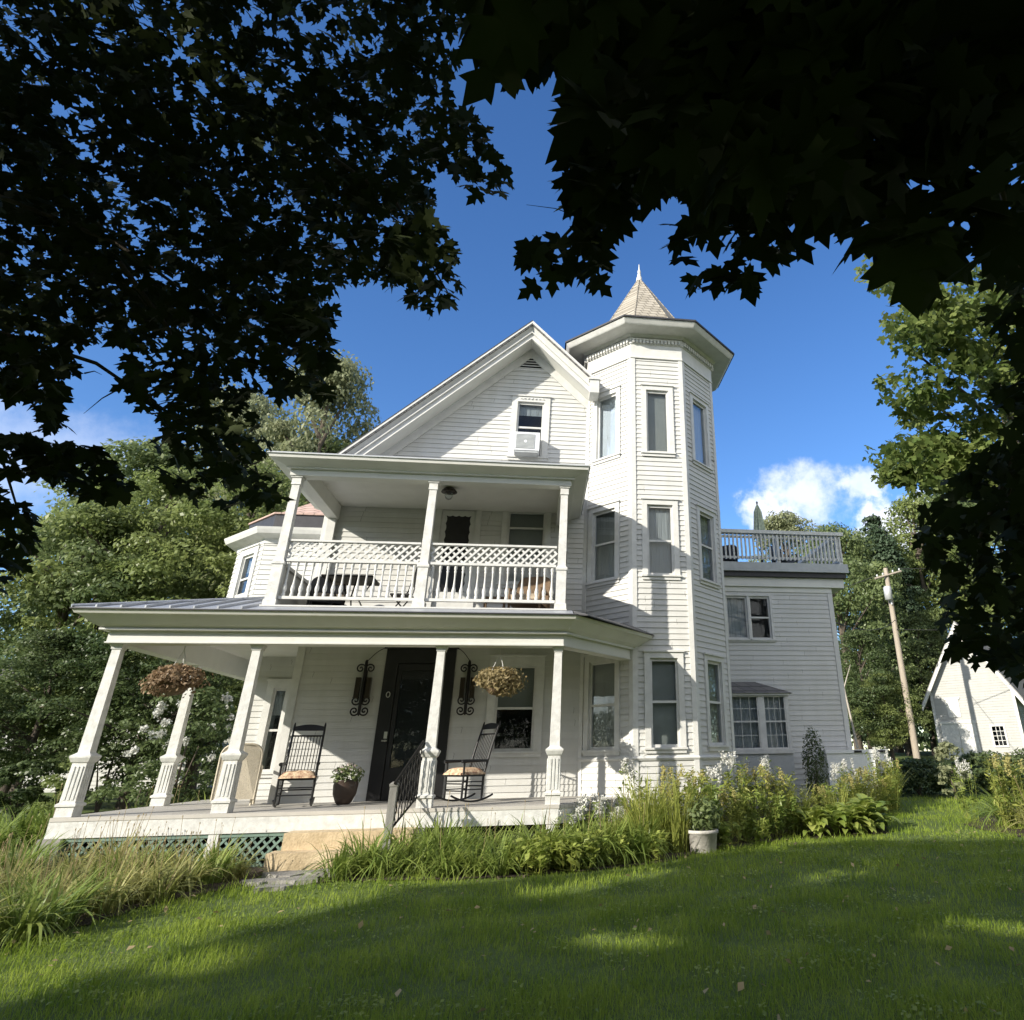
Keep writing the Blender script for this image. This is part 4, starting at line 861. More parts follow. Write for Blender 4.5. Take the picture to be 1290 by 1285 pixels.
MB().lathe([(.09, .0), (.13, .03), (.19, .16), (.205, .30), (.19, .36), (.205, .375), (.175, .375), (.165, .33)], (3.42, 1.62, .002), 20).build('pot', M['terracotta'], t)
veg('foliage', [leafball(420, (0, 0, .46), (.27, .27, .17), .07)], M['leafA'], t); 
for i in range(16):
    a = i*2.4; q = .24*math.sqrt((i+.5)/16); veg('flower_head', [leafball(9, (q*math.cos(a), q*math.sin(a), .64-q*q*2.2), (.035, .035, .02), .035, up=1)], M['pink_petal'], t)

# hanging baskets
def basket(loc, m, label, drape, cords):
    t = thing('hanging_basket', loc, label, 'hanging basket', 'hanging baskets under the porch eave')
    x, y, z = loc
    MB().lathe([(.04, -.20), (.14, -.17), (.20, -.08), (.215, 0), (.20, 0), (.18, -.05)], loc, 16).build('bowl', M['brown_wicker'], t)
    MB().tube([(x, y, z+.62), (x, y, z+.50)], .008, 6).tube([(x, y, z+.50), (x-.2, y, z)], .006, 5).tube([(x, y, z+.50), (x+.14, y-.14, z)], .006, 5).tube([(x, y, z+.50), (x+.12, y+.15, z)], .006, 5).build('hanger', cords, t)
    veg('foliage', [leafball(1300, (0, 0, .07), (.40, .38, .20), .07, .7, .4), leafball(500, (-.18*drape, 0, -.05), (.33, .33, .17), .065, .7, .2), leafball(160, (.05, 0, .02), (.50, .44, .27), .06, .7, .2)], m, t)
    return t
basket((.90, .25, 1.86), M['coleus'], 'hanging basket of russet leaves beside the leftmost porch post', 1, M['trim'])
basket((5.96, .25, 1.84), M['dry_basket'], 'hanging basket of dry tan foliage in front of the porch window', -.6, M['trim'])

# balcony furniture
t = thing('patio_table', (3.05, 1.15, 3.06), 'glass topped patio table with dark frame on the balcony', 'table')
MB().box(2.62, 3.50, .80, 1.52, 3.755, 3.775).build('tabletop', M['slab'], t); MB().tube([(2.62, .8, 3.765), (3.5, .8, 3.765), (3.5, 1.52, 3.765), (2.62, 1.52, 3.765), (2.62, .8, 3.765)], .018, 6, False).build('rim', M['iron'], t)
for a in (.5, 2.1, 3.6, 5.2): MB().tube([(3.05+.42*math.cos(a), 1.15+.42*math.sin(a), 3.062), (3.05+.2*math.cos(a), 1.15+.2*math.sin(a), 3.4), (3.05+.38*math.cos(a), 1.15+.33*math.sin(a), 3.755)], .014, 6).build('leg', M['iron'], t)
t = thing('patio_chair', (2.55, 1.7, 3.06), 'dark patio chair with brown cushion at the left of the balcony', 'chair'); wickchair(t, 2.55, 1.6, R(200), M['black'], .95, M['cushion'])
t = thing('folding_chair', (4.02, 1.3, 3.06), 'dark folding chair with open frame beside the middle balcony post', 'chair')
for yy in (-.2, .2):
    MB().tube([(3.78, 1.3+yy, 3.064), (4.12, 1.3+yy, 3.55), (4.22, 1.3+yy, 4.0)], .013, 6).build('leg', M['iron'], t); MB().tube([(4.22, 1.3+yy, 3.064), (3.82, 1.3+yy, 3.50)], .013, 6).build('leg', M['iron'], t)
MB().box(3.80, 4.18, 1.08, 1.52, 3.49, 3.52).build('seat', M['grey_wood'], t); MB().add([(4.14, 1.1, 3.72), (4.14, 1.5, 3.72), (4.22, 1.5, 3.98), (4.22, 1.1, 3.98), (4.16, 1.1, 3.72), (4.16, 1.5, 3.72), (4.24, 1.5, 3.98), (4.24, 1.1, 3.98)], [(0, 1, 2, 3), (7, 6, 5, 4), (0, 4, 5, 1), (2, 6, 7, 3), (1, 5, 6, 2), (0, 3, 7, 4)]).build('backrest', M['grey_wood'], t)
t = thing('wicker_armchair', (6.35, 1.55, 3.06), 'brown wicker armchair with tan cushion at the right end of the balcony', 'chair'); wickchair(t, 6.35, 1.6, R(165), M['brown_wicker'], 1.05, M['cushion'])
t = thing('side_table', (5.72, 1.35, 3.06), 'low brown wicker side table next to the wicker armchair', 'table'); MB().box(5.5, 5.94, 1.13, 1.57, 3.46, 3.50).build('tabletop', M['brown_wicker'], t)
for a in (-.18, .18):
    for b in (-.18, .18): MB().tube([(5.72+a, 1.35+b, 3.062), (5.72+a, 1.35+b, 3.46)], .018, 6).build('leg', M['brown_wicker'], t)

# roof deck things
t = thing('patio_umbrella', (12.98, 6.6, 5.58), 'closed faded green parasol standing on the roof deck', 'parasol')
c = MB(); k = 10; prof = [(.05, .98), (.17, 1.02), (.15, 1.2), (.12, 1.5), (.10, 1.8), (.03, 2.02)]; vs = []
for i, (r_, z) in enumerate(prof):
    for j in range(k*2): q = math.pi*j/k; rr = r_*(1+.22*(-1)**j+.1*math.sin(j*1.7+i)); vs.append((12.98+rr*math.cos(q), 6.6+rr*math.sin(q), 5.58+z))
c.add(vs, [(i*2*k+j, i*2*k+(j+1) % (2*k), (i+1)*2*k+(j+1) % (2*k), (i+1)*2*k+j) for i in range(len(prof)-1) for j in range(2*k)]); c.build('canopy', M['canvas'], t)
MB().tube([(12.98, 6.6, 5.62), (12.98, 6.6, 7.66)], .022, 8).lathe([(.03, 2.08), (.035, 2.12), (0, 2.16)], (12.98, 6.6, 5.58), 8).build('pole', M['grey_wood'], t); MB().lathe([(.24, 0), (.24, .04), (.05, .09), (.04, .3)], (12.98, 6.6, 5.582), 16).build('base', M['iron'], t)
for i, (x, lab) in enumerate(((11.9, 'dark deck chair behind the roof deck railing nearest the tower'), (13.75, 'dark deck chair behind the roof deck railing right of the parasol'))):
    t = thing('deck_chair', (x, 6.7, 5.58), lab, 'chair', 'deck chairs on the roof deck'); wickchair(t, x, 6.7, R(150+60*i), M['black'], .85)

# white storage boxes by the wing
for i, (x, w_, lab) in enumerate(((14.35, .62, 'white plastic box with dark handle slot against the wing wall'), (15.30, .34, 'small white plastic box standing right of the wing corner'))):
    y = 5.55 if i == 0 else 6.1
    t = thing('storage_box', (x, y, float(gz(x, y))), lab, 'storage box'); w_ = w_ if i == 0 else .27; z0 = float(gz(x, y))
    MB().box(x-w_, x+w_, y-.28, y+.28, z0, .68).build('body', M['plastic'], t); MB().box(x-w_-.03, x+w_+.03, y-.31, y+.31, .681, .76).build('lid', M['plastic'], t); MB().box(x+w_*.15, x+w_*.15+.2, y-.322, y-.311, .69, .74).build('handle_slot', M['black'], t)

# ------------------------------------------------------------------ pole, wires, barn, neighbour house
pb = at(1156, 960, 22.0); pt = at(1115, 716, 22.0); pbz = float(gz(pb[0], 22))
t = thing('utility_pole', (pb[0], 22, pbz), 'tall wooden utility pole with crossarm and transformer left of the barn', 'utility pole')
px_ = pb[0]
MB().tube([(px_, 22, pbz), (px_, 22, 5), (px_+.03, 22, pt[2])], [.17, .15, .12], 12).build('pole', M['pole_wood'], t)
MB().tube([(px_-.75, 21.86, pt[2]-.62), (px_+.85, 21.86, pt[2]-.18)], .06, 6).build('crossarm', M['pole_wood'], t)
for q in (-.6, -.25, .35, .75): MB().lathe([(.02, 0), (.05, .03), (.05, .10), (.03, .14), (0, .15)], (px_+q, 21.86, pt[2]-.62+.44*(q+.75)/1.6+.05), 8).build('insulator', M['pole_metal'], t)
MB().lathe([(.05, 0), (.2, .04), (.21, .66), (.17, .74), (.03, .78)], (px_-.22, 21.7, 8.1), 14).build('transformer', M['pole_metal'], t)
MB().tube([(px_-.05, 21.86, pt[2]-1.3), (px_-.05, 21.80, 7.9)], .05, 6).build('cut_out', M['pole_metal'], t)
def sag(a, b, s, n=14): return [tuple(np.array(a)*(1-q)+np.array(b)*q-np.array([0, 0, s*4*q*(1-q)])) for q in np.linspace(0, 1, n)]
for q, (e, lab) in enumerate((((14.75, 6.05, 4.0), 'service wire running from the utility pole to the corner of the wing'),)):
    c = MB(); c.tube(sag((px_, 21.85, 7.1), e, .35), .016, 5); add_thing_mesh(c, 'power_line', M['wire'], lab, 'power line')
c = MB(); c.tube(sag((px_-.6, 21.86, pt[2]-.45), (px_-11.5, 42, 8.6), .4), .018, 5); add_thing_mesh(c, 'power_line', M['wire'], 'overhead line from the left end of the pole crossarm behind the house', 'power line')
c = MB(); c.tube(sag((px_+.75, 21.86, pt[2]-.05), (px_+34, 18, 13), .8), .018, 5); add_thing_mesh(c, 'power_line', M['wire'], 'overhead line from the right end of the pole crossarm into the maple', 'power line')
c = MB(); c.tube(sag((px_, 21.85, 6.6), (px_+34, 16, 8.5), .8), .018, 5); add_thing_mesh(c, 'power_line', M['wire'], 'lower cable from the middle of the pole towards the barn roof', 'power line')

bp0 = at(1186, 955, 28.0); bgz = float(gz(30, 27)); BW, BL, ez, rz_ = 4.6, 8.0, 3.95, 7.75; mid = BW/2
t = empty('barn', (bp0[0], 28.0, 0.0), 'white clapboard barn with steep gable roof at the right edge', 'barn', rz=R(-45))
def bfn(z): return (0, BW) if z < ez else ((z-ez)/(rz_-ez)*mid, BW-(z-ez)/(rz_-ez)*mid)
m = MB(); clap(m, ((0, 0), (1, 0)), bfn, bgz-.1, rz_-.02, [hole(3.05, 3.65, 1.0, 1.98), (.42, 2.12, bgz, 2.2)], .14); clap(m, ((BW, 0), (0, 1)), lambda z: (0, BL), bgz-.1, ez, (), .14); clap(m, ((0, BL), (0, -1)), lambda z: (0, BL), bgz-.1, ez, (), .14); clap(m, ((BW, BL), (-1, 0)), bfn, bgz-.1, rz_-.02, (), .14)
m.build('wall', M['barn_siding'], t)
m = MB(); rb = MB(); ov = .45; k_b = (rz_-ez)/mid
for sg in (-1, 1):
    xe = mid+sg*(mid+ov); zz = ez-k_b*ov
    m.slab([(mid, -.45, rz_+.14), (xe, -.45, zz+.14), (xe, BL+.4, zz+.14), (mid, BL+.4, rz_+.14)][::sg], .1)
    rb.slab([(mid, -.48, rz_+.03), (xe, -.48, zz+.03), (xe, -.36, zz+.03), (mid, -.36, rz_+.03)][::sg], .3)
rf = m.build('roof', M['barn_roof'], t); rb.build('rake_board', M['trim'], rf)
for q in (0, BW-.15): MB().box(q, q+.15, -.045, -.0, bgz, ez).build('corner_board', M['worn'], t)
MB().box(.30, .42, -.06, -.02, bgz, 2.2).box(2.12, 2.24, -.06, -.02, bgz, 2.2).box(.25, 2.3, -.08, -.02, 2.2, 2.34).box(.42, 1.26, -.035, 0, bgz, 2.2).box(1.28, 2.12, -.035, 0, bgz, 2.2).build('barn_door', M['worn'], t)
MB().box(.85, 1.55, -.05, -.02, 2.55, 3.5).build('hayloft_door', M['worn'], t); MB().box(.78, 1.62, -.07, -.02, 3.51, 3.6).build('hayloft_lintel', M['trim'], t)
wf = MB().box(2.95, 3.05, -.06, -.0, .9, 2.08).box(3.65, 3.75, -.06, 0, .9, 2.08).box(3.05, 3.65, -.06, 0, 1.98, 2.08).box(3.05, 3.65, -.07, 0, .9, 1.0).build('window', M['trim'], t)
m = MB()
for i in range(1, 3): m.box(3.05+i*.2-.015, 3.05+i*.2+.015, -.03, -.005, 1.0, 1.98)
for i in range(1, 4): m.box(3.05, 3.65, -.031, -.004, 1.0+i*.245-.015, 1.0+i*.245+.015)
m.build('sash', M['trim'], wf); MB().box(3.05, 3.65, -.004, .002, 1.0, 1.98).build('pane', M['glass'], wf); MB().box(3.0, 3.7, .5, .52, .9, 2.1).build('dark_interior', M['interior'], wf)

NY = 17.0; nl = at(-60, 950, NY)[0]; nr = at(272, 950, NY)[0]; ng = float(gz(0, NY))
t = thing('neighbour_house', ((nl+nr)/2, NY, ng), 'white clapboard house half hidden behind the trees on the left', 'house')
m = MB(); clap(m, ((nl, NY), (1, 0)), lambda z: (0, nr-nl), ng-.1, 2.9, [hole(6, 6.9, .9, 2.2), hole(9.4, 10.3, .9, 2.2), hole(3, 3.9, .9, 2.2)], .14); clap(m, ((nr, NY), (0, 1)), lambda z: (0, 7), ng-.1, 2.9, (), .14); clap(m, ((nl, NY+7), (0, -1)), lambda z: (0, 7), ng-.1, 2.9, (), .14); m.build('wall', M['siding'], t)
MB().add([(nl-.4, NY-.4, 2.88), (nr+.4, NY-.4, 2.88), (nr+.4, NY+7.4, 2.88), (nl-.4, NY+7.4, 2.88), (nl-.4, NY+3.5, 5.6), (nr+.4, NY+3.5, 5.6)], [(0, 1, 5, 4), (2, 3, 4, 5), (1, 2, 5), (3, 0, 4), (0, 3, 2, 1)]).build('roof', M['shingle'], t)
for q in (3, 6, 9.4):
    wq = MB().box(nl+q-.1, nl+q, NY-.05, NY, .8, 2.3).box(nl+q+.9, nl+q+1, NY-.05, NY, .8, 2.3).box(nl+q, nl+q+.9, NY-.05, NY, 2.2, 2.3).box(nl+q, nl+q+.9, NY-.05, NY, .8, .9).box(nl+q, nl+q+.9, NY-.02, NY+.01, 1.52, 1.57).build('window', M['trim'], t); MB().box(nl+q, nl+q+.9, NY+.012, NY+.02, .9, 2.2).build('pane', M['glass'], wq)
    MB().box(nl+q-.02, nl+q+.92, NY+.3, NY+.32, .85, 2.25).build('dark_interior', M['interior'], wq)

# ------------------------------------------------------------------ trees
def crown_cards(h, rad, base, n_cl, n_leaf, size, seed, top=1.0, shape='round'):
    """clusters of leaf cards: clusters sit in the crown's shell, leaves in each cluster's upper shell"""
    g = np.random.default_rng(seed); out = []
    for i in range(n_cl):
        q = g.uniform(0, 1); a = g.uniform(0, 2*math.pi)
        z = base+(h-base)*q
        prof = math.sin(math.pi*min(1, (q*.86+.14)))**.6 if shape == 'round' else (1-q)**.8 if shape == 'cone' else (1-abs(q-.4)**2)
        r_ = rad*prof*g.uniform(.45, 1.0)**.5*(.85+.3*math.sin(a*3+seed))
        rc = rad*g.uniform(.16, .30)*(1 if shape != 'cone' else .6)
        c = np.array([r_*math.cos(a), r_*math.sin(a), z])
        n = int(n_leaf*g.uniform(.6, 1.4)); P = g.normal(size=(n, 3)); P /= np.linalg.norm(P, axis=1)[:, None]
        P[:, 2] = np.where(g.uniform(size=n) < .6, np.abs(P[:, 2]), P[:, 2])
        C = c+P*(g.uniform(.3, 1, n)**.5)[:, None]*np.array([rc*1.25, rc*1.25, rc*.62])
        out.append((C, P*.8+np.array([.0, 0, .55])+g.normal(size=(n, 3))*.55))
    C = np.concatenate([o[0] for o in out]); Nn = np.concatenate([o[1] for o in out])
    return [cards(C, Nn, size*g.uniform(.6, 1.35, len(C)), .6)], [c_[0].mean(0) for c_ in out]
def make_tree(name, h, rad, base, n_cl, n_leaf, size, seed, leafm, label, cat, group, shape='round', trunk=True, bark='bark'):
    t = empty(name, (0, 0, 0), label, cat, group)
    parts, cl = crown_cards(h, rad, base, n_cl, n_leaf, size, seed, shape=shape)
    veg('crown', parts, M[leafm], t)
    if trunk:
        g = random.Random(seed); b = MB(); tr_ = max(.07, h*.022)
        b.tube([(0, 0, -.1), (.05, .03, base*.6), (.1, -.05, base+(h-base)*.4), (.0, .0, h*.88)], [tr_*1.25, tr_, tr_*.65, tr_*.12], 9)
        for c_ in g.sample(cl, min(len(cl), 16)):
            zb = max(base*.6, c_[2]-rad*.45); zb = min(zb, h*.8); b.tube([(.05, 0, zb), (c_[0]*.5, c_[1]*.5, (zb+c_[2])/2+.1), (c_[0], c_[1], c_[2])], [tr_*.42, tr_*.26, tr_*.07], 6)
        b.build('trunk', M[bark], t)
    return t
def place(t, u, Y, vtop=None, h=None, dz=0.0, x=None):
    """stand a tree on the ground under image column u; scale it so that its top reaches row vtop"""
    p = at(u, 960, Y); X = p[0] if x is None else x; z = float(gz(X, Y))
    if vtop is not None:
        zt = at(u, vtop, Y)[2]; s = (zt-z)/h; t.scale = (s, s, s)
    t.location = (X, Y, z); return t
HT = 10.0
protoA = make_tree('deciduous_tree', HT, 3.6, 1.9, 120, 260, .165, 1, 'leafA', '', 'tree', None)
protoB = make_tree('deciduous_tree', HT, 3.4, 1.9, 115, 260, .155, 2, 'leafB', '', 'tree', None)
protoC = make_tree('deciduous_tree', HT, 3.6, 2.2, 120, 270, .16, 3, 'leafC', '', 'tree', None)
protoD = make_tree('deciduous_tree', HT, 3.2, 2.0, 100, 220, .15, 4, 'leafD', '', 'tree', None)
protoE = make_tree('spruce_tree', HT, 2.6, .6, 160, 180, .15, 5, 'needle', '', 'tree', None, shape='cone')
used = set()
def tree(proto, u, Y, vtop, label, group, rz=None, sx=1.0):
    t = proto if proto.name not in used and not used.add(proto.name) else copy_tree(proto)
    tag(t, label, 'tree', group); place(t, u, Y, vtop, HT); s = t.scale[0]; t.scale = (s*sx, s*sx, s); t.rotation_euler = (0, 0, random.uniform(0, 6.28) if rz is None else rz); return t
GL = 'trees beyond the left side of the porch'
for a in [(protoD, 318, 17, 458, 'tall grey green tree rising behind the left gable eave', GL, None, .62),
          (protoD, 190, 24, 500, 'hazy pale tree crown farthest back on the left', GL, None, .75),
          (protoB, 245, 12, 600, 'yellow green leafy tree behind the left porch roof', GL, None, .85),
          (protoB, 110, 13, 600, 'yellow green tree at left between the maple leaves and the white neighbour house', GL, None, .9),
          (protoA, 20, 12, 640, 'mid green tree at the far left edge', GL, None, .9),
          (protoC, 170, 9.5, 765, 'dark low tree directly beyond the leftmost porch post', GL, None, 1.1),
          (protoC, 30, 10, 800, 'dark bushy tree at far left below the mid green tree', GL, None, 1.15),
          (protoA, 330, 20, 560, 'mid green tree hidden mostly by the balcony corner', GL, None, .9),
          (protoA, 90, 22, 570, 'distant mid green tree behind the yellow green ones', GL, None, 1.0)]: tree(*a)
GR = 'trees beyond the wing and the barn'
for a in [(protoA, 1085, 30, 672, 'tree touching the right edge of the roof deck', GR, None, .8),
          (protoD, 1020, 42, 655, 'distant tree top showing above the roof deck railing', GR, None, .8),
          (protoA, 1135, 38, 690, 'mid green tree behind the utility pole top', GR, None, .9),
          (protoE, 1150, 33, 655, 'narrow pointed spruce behind the utility pole', GR, None, .9),
          (protoB, 1205, 36, 640, 'yellow green tree above the barn roof', GR, None, .8),
          (protoC, 1100, 24, 800, 'dark understory tree between the wing and the utility pole', GR, None, 1.0),
          (protoA, 1260, 40, 640, 'tall tree behind the barn ridge', GR, None, .9),
          (protoA, 1180, 32, 770, 'mid green tree between the pole and the barn', GR, None, .9),
          (protoB, 1125, 23, 850, 'low yellow green tree with layered branches at the foot of the pole', GR, None, 1.1),
          (protoC, 1330, 42, 600, 'dark tree at the far right behind the barn', GR, None, 1.0)]: tree(*a)
tag(veg('distant_woods', [crown_cards(11, 1, 0, 1, 1, .1, 9)[0][0]]+[(lambda P: cards(P, rng.normal(size=P.shape)*.7+np.array([0, -.5, .5]), rng.uniform(.5, 1.0, len(P)), .6))(
    np.stack([X_ := rng.uniform(-75, 110, 26000), 58+rng.uniform(0, 14, 26000)+.002*(X_-10)**2, (lambda q: 1+q**.7*(9+3.5*np.sin(X_*.21)+2*np.sin(X_*.53+1)))(rng.uniform(0, 1, 26000))], 1))], M['leafA']), kind='stuff')
Xb = rng.uniform(-70, 80, 16000); Pb = np.stack([Xb, -52-rng.uniform(0, 10, 16000), -1+rng.uniform(0, 1, 16000)**.8*(9+3*np.sin(Xb*.23)+2*np.sin(Xb*.6))], 1)
for Xs in (-62, 95):
    Yb = rng.uniform(-55, 60, 9000); Pb = np.concatenate([Pb, np.stack([Xs+rng.uniform(-5, 5, 9000), Yb, -1+rng.uniform(0, 1, 9000)**.8*(10+3*np.sin(Yb*.2)+2*np.sin(Yb*.57))], 1)])
tag(veg('distant_woods', [cards(Pb, rng.normal(size=Pb.shape)*.7+np.array([0, .5, .5]), rng.uniform(.6, 1.2, len(Pb)), .6)], M['leafC']), kind='stuff')
for i, (X, Y, pr0, sc) in enumerate(((40, 3, protoC, 1.7), (43, 11, protoA, 1.9), (39, 18, protoC, 1.8), (47, 25, protoA, 2.0))):
    t = copy_tree(pr0); t.location = (X, Y, float(gz(X, Y))); t.scale = (sc, sc, sc); t.rotation_euler = (0, 0, i*1.9); tag(t, 'tall leafy tree standing far to the right of the barn', 'tree', 'trees right of the barn')
# bare pale branch at the tree line
b = MB(); p = at(1075, 900, 21); b.tube([tuple(p-np.array([0, 0, 1.5])), tuple(p+np.array([-.3, 0, 1.2])), tuple(p+np.array([-.6, 0, 2.4]))], [.06, .045, .02], 6).tube([tuple(p+np.array([-.3, 0, 1.2])), tuple(p+np.array([.2, 0, 2.3]))], [.035, .012], 6); add_thing_mesh(b, 'dead_sapling', M['pale_bark'], 'bare pale dead sapling beside the right corner of the wing', 'tree')

# shrubs
def shrub(u, Y, vtop, wid, m, label, name='shrub', n=2600, size=.10, flowers=None, group=None, x=None):
    p = at(u, 960, Y); X = p[0]; z = float(gz(X, Y)); zt = at(u, vtop, Y)[2]; hh = zt-z
    t = empty(name, (X, Y, z), label, 'shrub', group); s = random.randint(0, 999)
    parts = [leafball(n, (0, 0, hh*.52), (wid, wid, hh*.5), size, .6, .5)] if wid < .5 else crown_cards(hh, wid, .1*hh, 40, n//40, size, s)[0]; veg('foliage', parts, M[m], t)
    MB().tube([(0, 0, -.05), (.03, 0, hh*.6)], [.04, .015], 6).tube([(0, 0, 0), (.2*wid, .1, hh*.55)], [.03, .01], 6).tube([(0, 0, 0), (-.25*wid, -.1, hh*.5)], [.03, .01], 6).build('stem', M['bark'], t, origin=(0, 0, 0))
    if flowers:
        g = np.random.default_rng(s+5); k = flowers
        a = g.uniform(0, 2*math.pi, k); q = g.uniform(.45, .98, k); C = np.stack([wid*1.02*np.cos(a)*np.sqrt(1.15-q), wid*1.02*np.sin(a)*np.sqrt(1.15-q), hh*q], 1)
        for c in C:
            P = c+rng.normal(size=(60, 3))*np.array([.042, .042, .034]); veg('flower_head', [cards(P, rng.normal(size=P.shape)+np.array([0, 0, .5]), np.full(len(P), .062), .9)], M['white_petal'], t)
    return t
shrub(228, 6.8, 868, 1.3, 'leafC', 'dark hydrangea bush with white flower heads behind the porch', 'hydrangea_bush', 4200, .11, 26)
shrub(140, 9.0, 880, 1.2, 'leafC', 'dark bush with glossy leaves behind the leftmost post', n=3600)
shrub(40, 8.0, 958, .9, 'leafC', 'broad dark bush at the far left edge', n=4200)
shrub(95, 6.0, 955, .55, 'leafB', 'small yellow green bush left of the leftmost post', n=1400, size=.08)
shrub(185, 5.5, 960, .7, 'leafA', 'low green bush between the two left porch posts', n=1600, size=.08)
shrub(1152, 8.6, 962, 1.25, 'leafC', 'dense dark rounded hedge bush below the utility pole', 'hedge_bush', 6500, .09)
shrub(1240, 8.8, 952, 1.15, 'leafC', 'dark loose bush in front of the barn', n=4200)
shrub(1300, 8.5, 948, 1.2, 'leafC', 'dark loose bush at the right edge below the barn window', n=4200)
shrub(1026, 4.6, 915, .30, 'leafC', 'slim dark columnar shrub standing against the wing wall', 'columnar_shrub', 1800, .06)
shrub(1196, 7.0, 938, .5, 'leafD', 'tall pale leaved bush in front of the barn door', n=900, size=.12)

# ------------------------------------------------------------------ garden plants
def blades(n, L, spread, wid, g, lean=(.25, 1.1), seg=5):
    """arching strap leaves from one crown"""
    a = g.uniform(0, 2*math.pi, n); ln = L*g.uniform(.55, 1.1, n); br = spread*np.sqrt(g.uniform(0, 1, n)); k = g.uniform(*lean, n)
    b0 = np.stack([br*np.cos(a), br*np.sin(a), np.zeros(n)], 1); dr = np.stack([np.cos(a+g.normal(size=n)*.5), np.sin(a+g.normal(size=n)*.5)], 1)
    tw_ = g.uniform(-.6, .6, n); sd = np.stack([-dr[:, 1], dr[:, 0], tw_*.5], 1)
    V = []
    for i in range(seg+1):
        q = i/seg; th = k*q*1.35+.12                                          # angle from upright grows along the leaf
        hor = ln*(q*np.sin(th*.62)); ver = ln*(q*np.cos(th*.80))
        w_ = wid*(1-q**2.2)*(.6+.8*min(1, q*3))+.0008
        c = b0+np.concatenate([dr*hor[:, None], ver[:, None]], 1)
        V.append(c-sd*w_/2); V.append(c+sd*w_/2)
    V = np.stack(V, 1); m_ = 2*(seg+1); base = (np.arange(n)*m_)[:, None]
    Q = np.concatenate([np.stack([base[:, 0]+2*i, base[:, 0]+2*i+1, base[:, 0]+2*i+3, base[:, 0]+2*i+2], 1) for i in range(seg)])
    return V.reshape(-1, 3), Q
def stalks(n, L, spread, g, t, r_=.004, lean=.25):
    for i in range(n):
        mb = MB()
        a = g.uniform(0, 6.28); b = spread*math.sqrt(g.uniform(0, 1)); l = L*g.uniform(.7, 1.1); k = g.uniform(0, lean)*l
        p0 = np.array([b*math.cos(a), b*math.sin(a), 0]); p1 = p0+np.array([k*math.cos(a), k*math.sin(a), l])
        mb.tube([p0, (p0+p1)/2+np.array([0, 0, .03]), p1], [r_, r_*.9, r_*.7], 4, False); mb.tube([p1, p1+np.array([.004, 0, .03])], [r_*2.2, r_*1.2], 4); mb.build('stalk', M['straw'], t, origin=(0, 0, 0))
def lily_proto(seed, m, nst, L=.78, n=95):
    g = np.random.default_rng(seed); t = empty('daylily_clump', (0, 0, 0), 'clump', 'daylily')
    veg('foliage', [blades(n, L, .19, .024, g, (.35, 1.55))], M[m], t)
    if nst: stalks(nst, L*1.25, .12, g, t)
    return t
lil_y = [lily_proto(20+i, 'lily_y', 4, .74, 90) for i in range(3)]; lil_g = [lily_proto(30+i, 'lily_g', 1 if i else 0, .80, 110) for i in range(3)]
pool_used = set()
def put(proto, x, y, label, cat, group=None, s=1.0, rz=None):
    t = proto if proto.name not in pool_used and not pool_used.add(proto.name) else copy_tree(proto)
    t.location = (x, y, float(gz(x, y))+.01); t.scale = (s, s, s); t.rotation_euler = (0, 0, random.uniform(0, 6.28) if rz is None else rz); return tag(t, label, cat, group)
def scatter(poly, n, dmin, seed, extra=None):
    g = random.Random(seed); xs_ = [p[0] for p in poly]; ys_ = [p[1] for p in poly]; out_ = []
    for _ in range(n*60):
        x = g.uniform(min(xs_), max(xs_)); y = g.uniform(min(ys_), max(ys_))
        if not inpoly(np.array([x]), np.array([y]), poly)[0]: continue
        if extra and extra(x, y): continue
        if any((x-a)**2+(y-b)**2 < dmin*dmin for a, b in out_): continue
        out_.append((x, y))
        if len(out_) >= n: break
    return out_
PL = [(-1.2, -.35), (2.75, -.35), (2.95, -1.65), (2.5, -2.75), (2.15, -3.8), (1.6, -4.9), (.6, -5.2), (-1.2, -3.2)]
for i, (x, y) in enumerate(scatter(PL, 84, .29, 3)):
    put(random.choice(lil_y) if random.random() < .6 else random.choice(lil_g), x, y, 'yellowing daylily clump with dry stalks in the bed left of the steps', 'daylily', 'daylilies left of the steps', random.uniform(.55, .9))
PC = [(4.15, -1.65), (6.4, -1.65), (7.5, -1.3), (8.5, -.75), (8.3, .2), (7.3, -.25), (4.75, -.30), (4.6, -.9)]
for i, (x, y) in enumerate(scatter(PC, 50, .30, 5, lambda x, y: x > 6.3 and y < -1.3)):
    put(random.choice(lil_g), x, y, 'green daylily clump in the bed in front of the porch right of the steps', 'daylily', 'daylilies right of the steps', random.uniform(.55, 1.05))
PR = [(15.2, .5), (15.6, 2.0), (18, 4), (20, 2.5), (18, -.3), (16.4, -.3)]
for i, (x, y) in enumerate(scatter(PR, 16, .55, 6)):
    put(random.choice(lil_y if random.random() < .5 else lil_g), x, y, 'arching daylily clump in the bed at the right edge of the lawn', 'daylily', 'daylilies at the right edge', random.uniform(.9, 1.25))
for i, (u, Y) in enumerate(((8, 3.4), (40, 3.8), (75, 3.5), (215, 3.6), (235, 4.2), (255, 3.7), (270, 4.4), (180, 4.0))):
    x = at(u, 1010, Y)[0]; put(random.choice(lil_g), x, Y, 'green daylily clump in the far bed behind the left side of the porch', 'daylily', 'daylilies behind the porch', random.uniform(.9, 1.2))
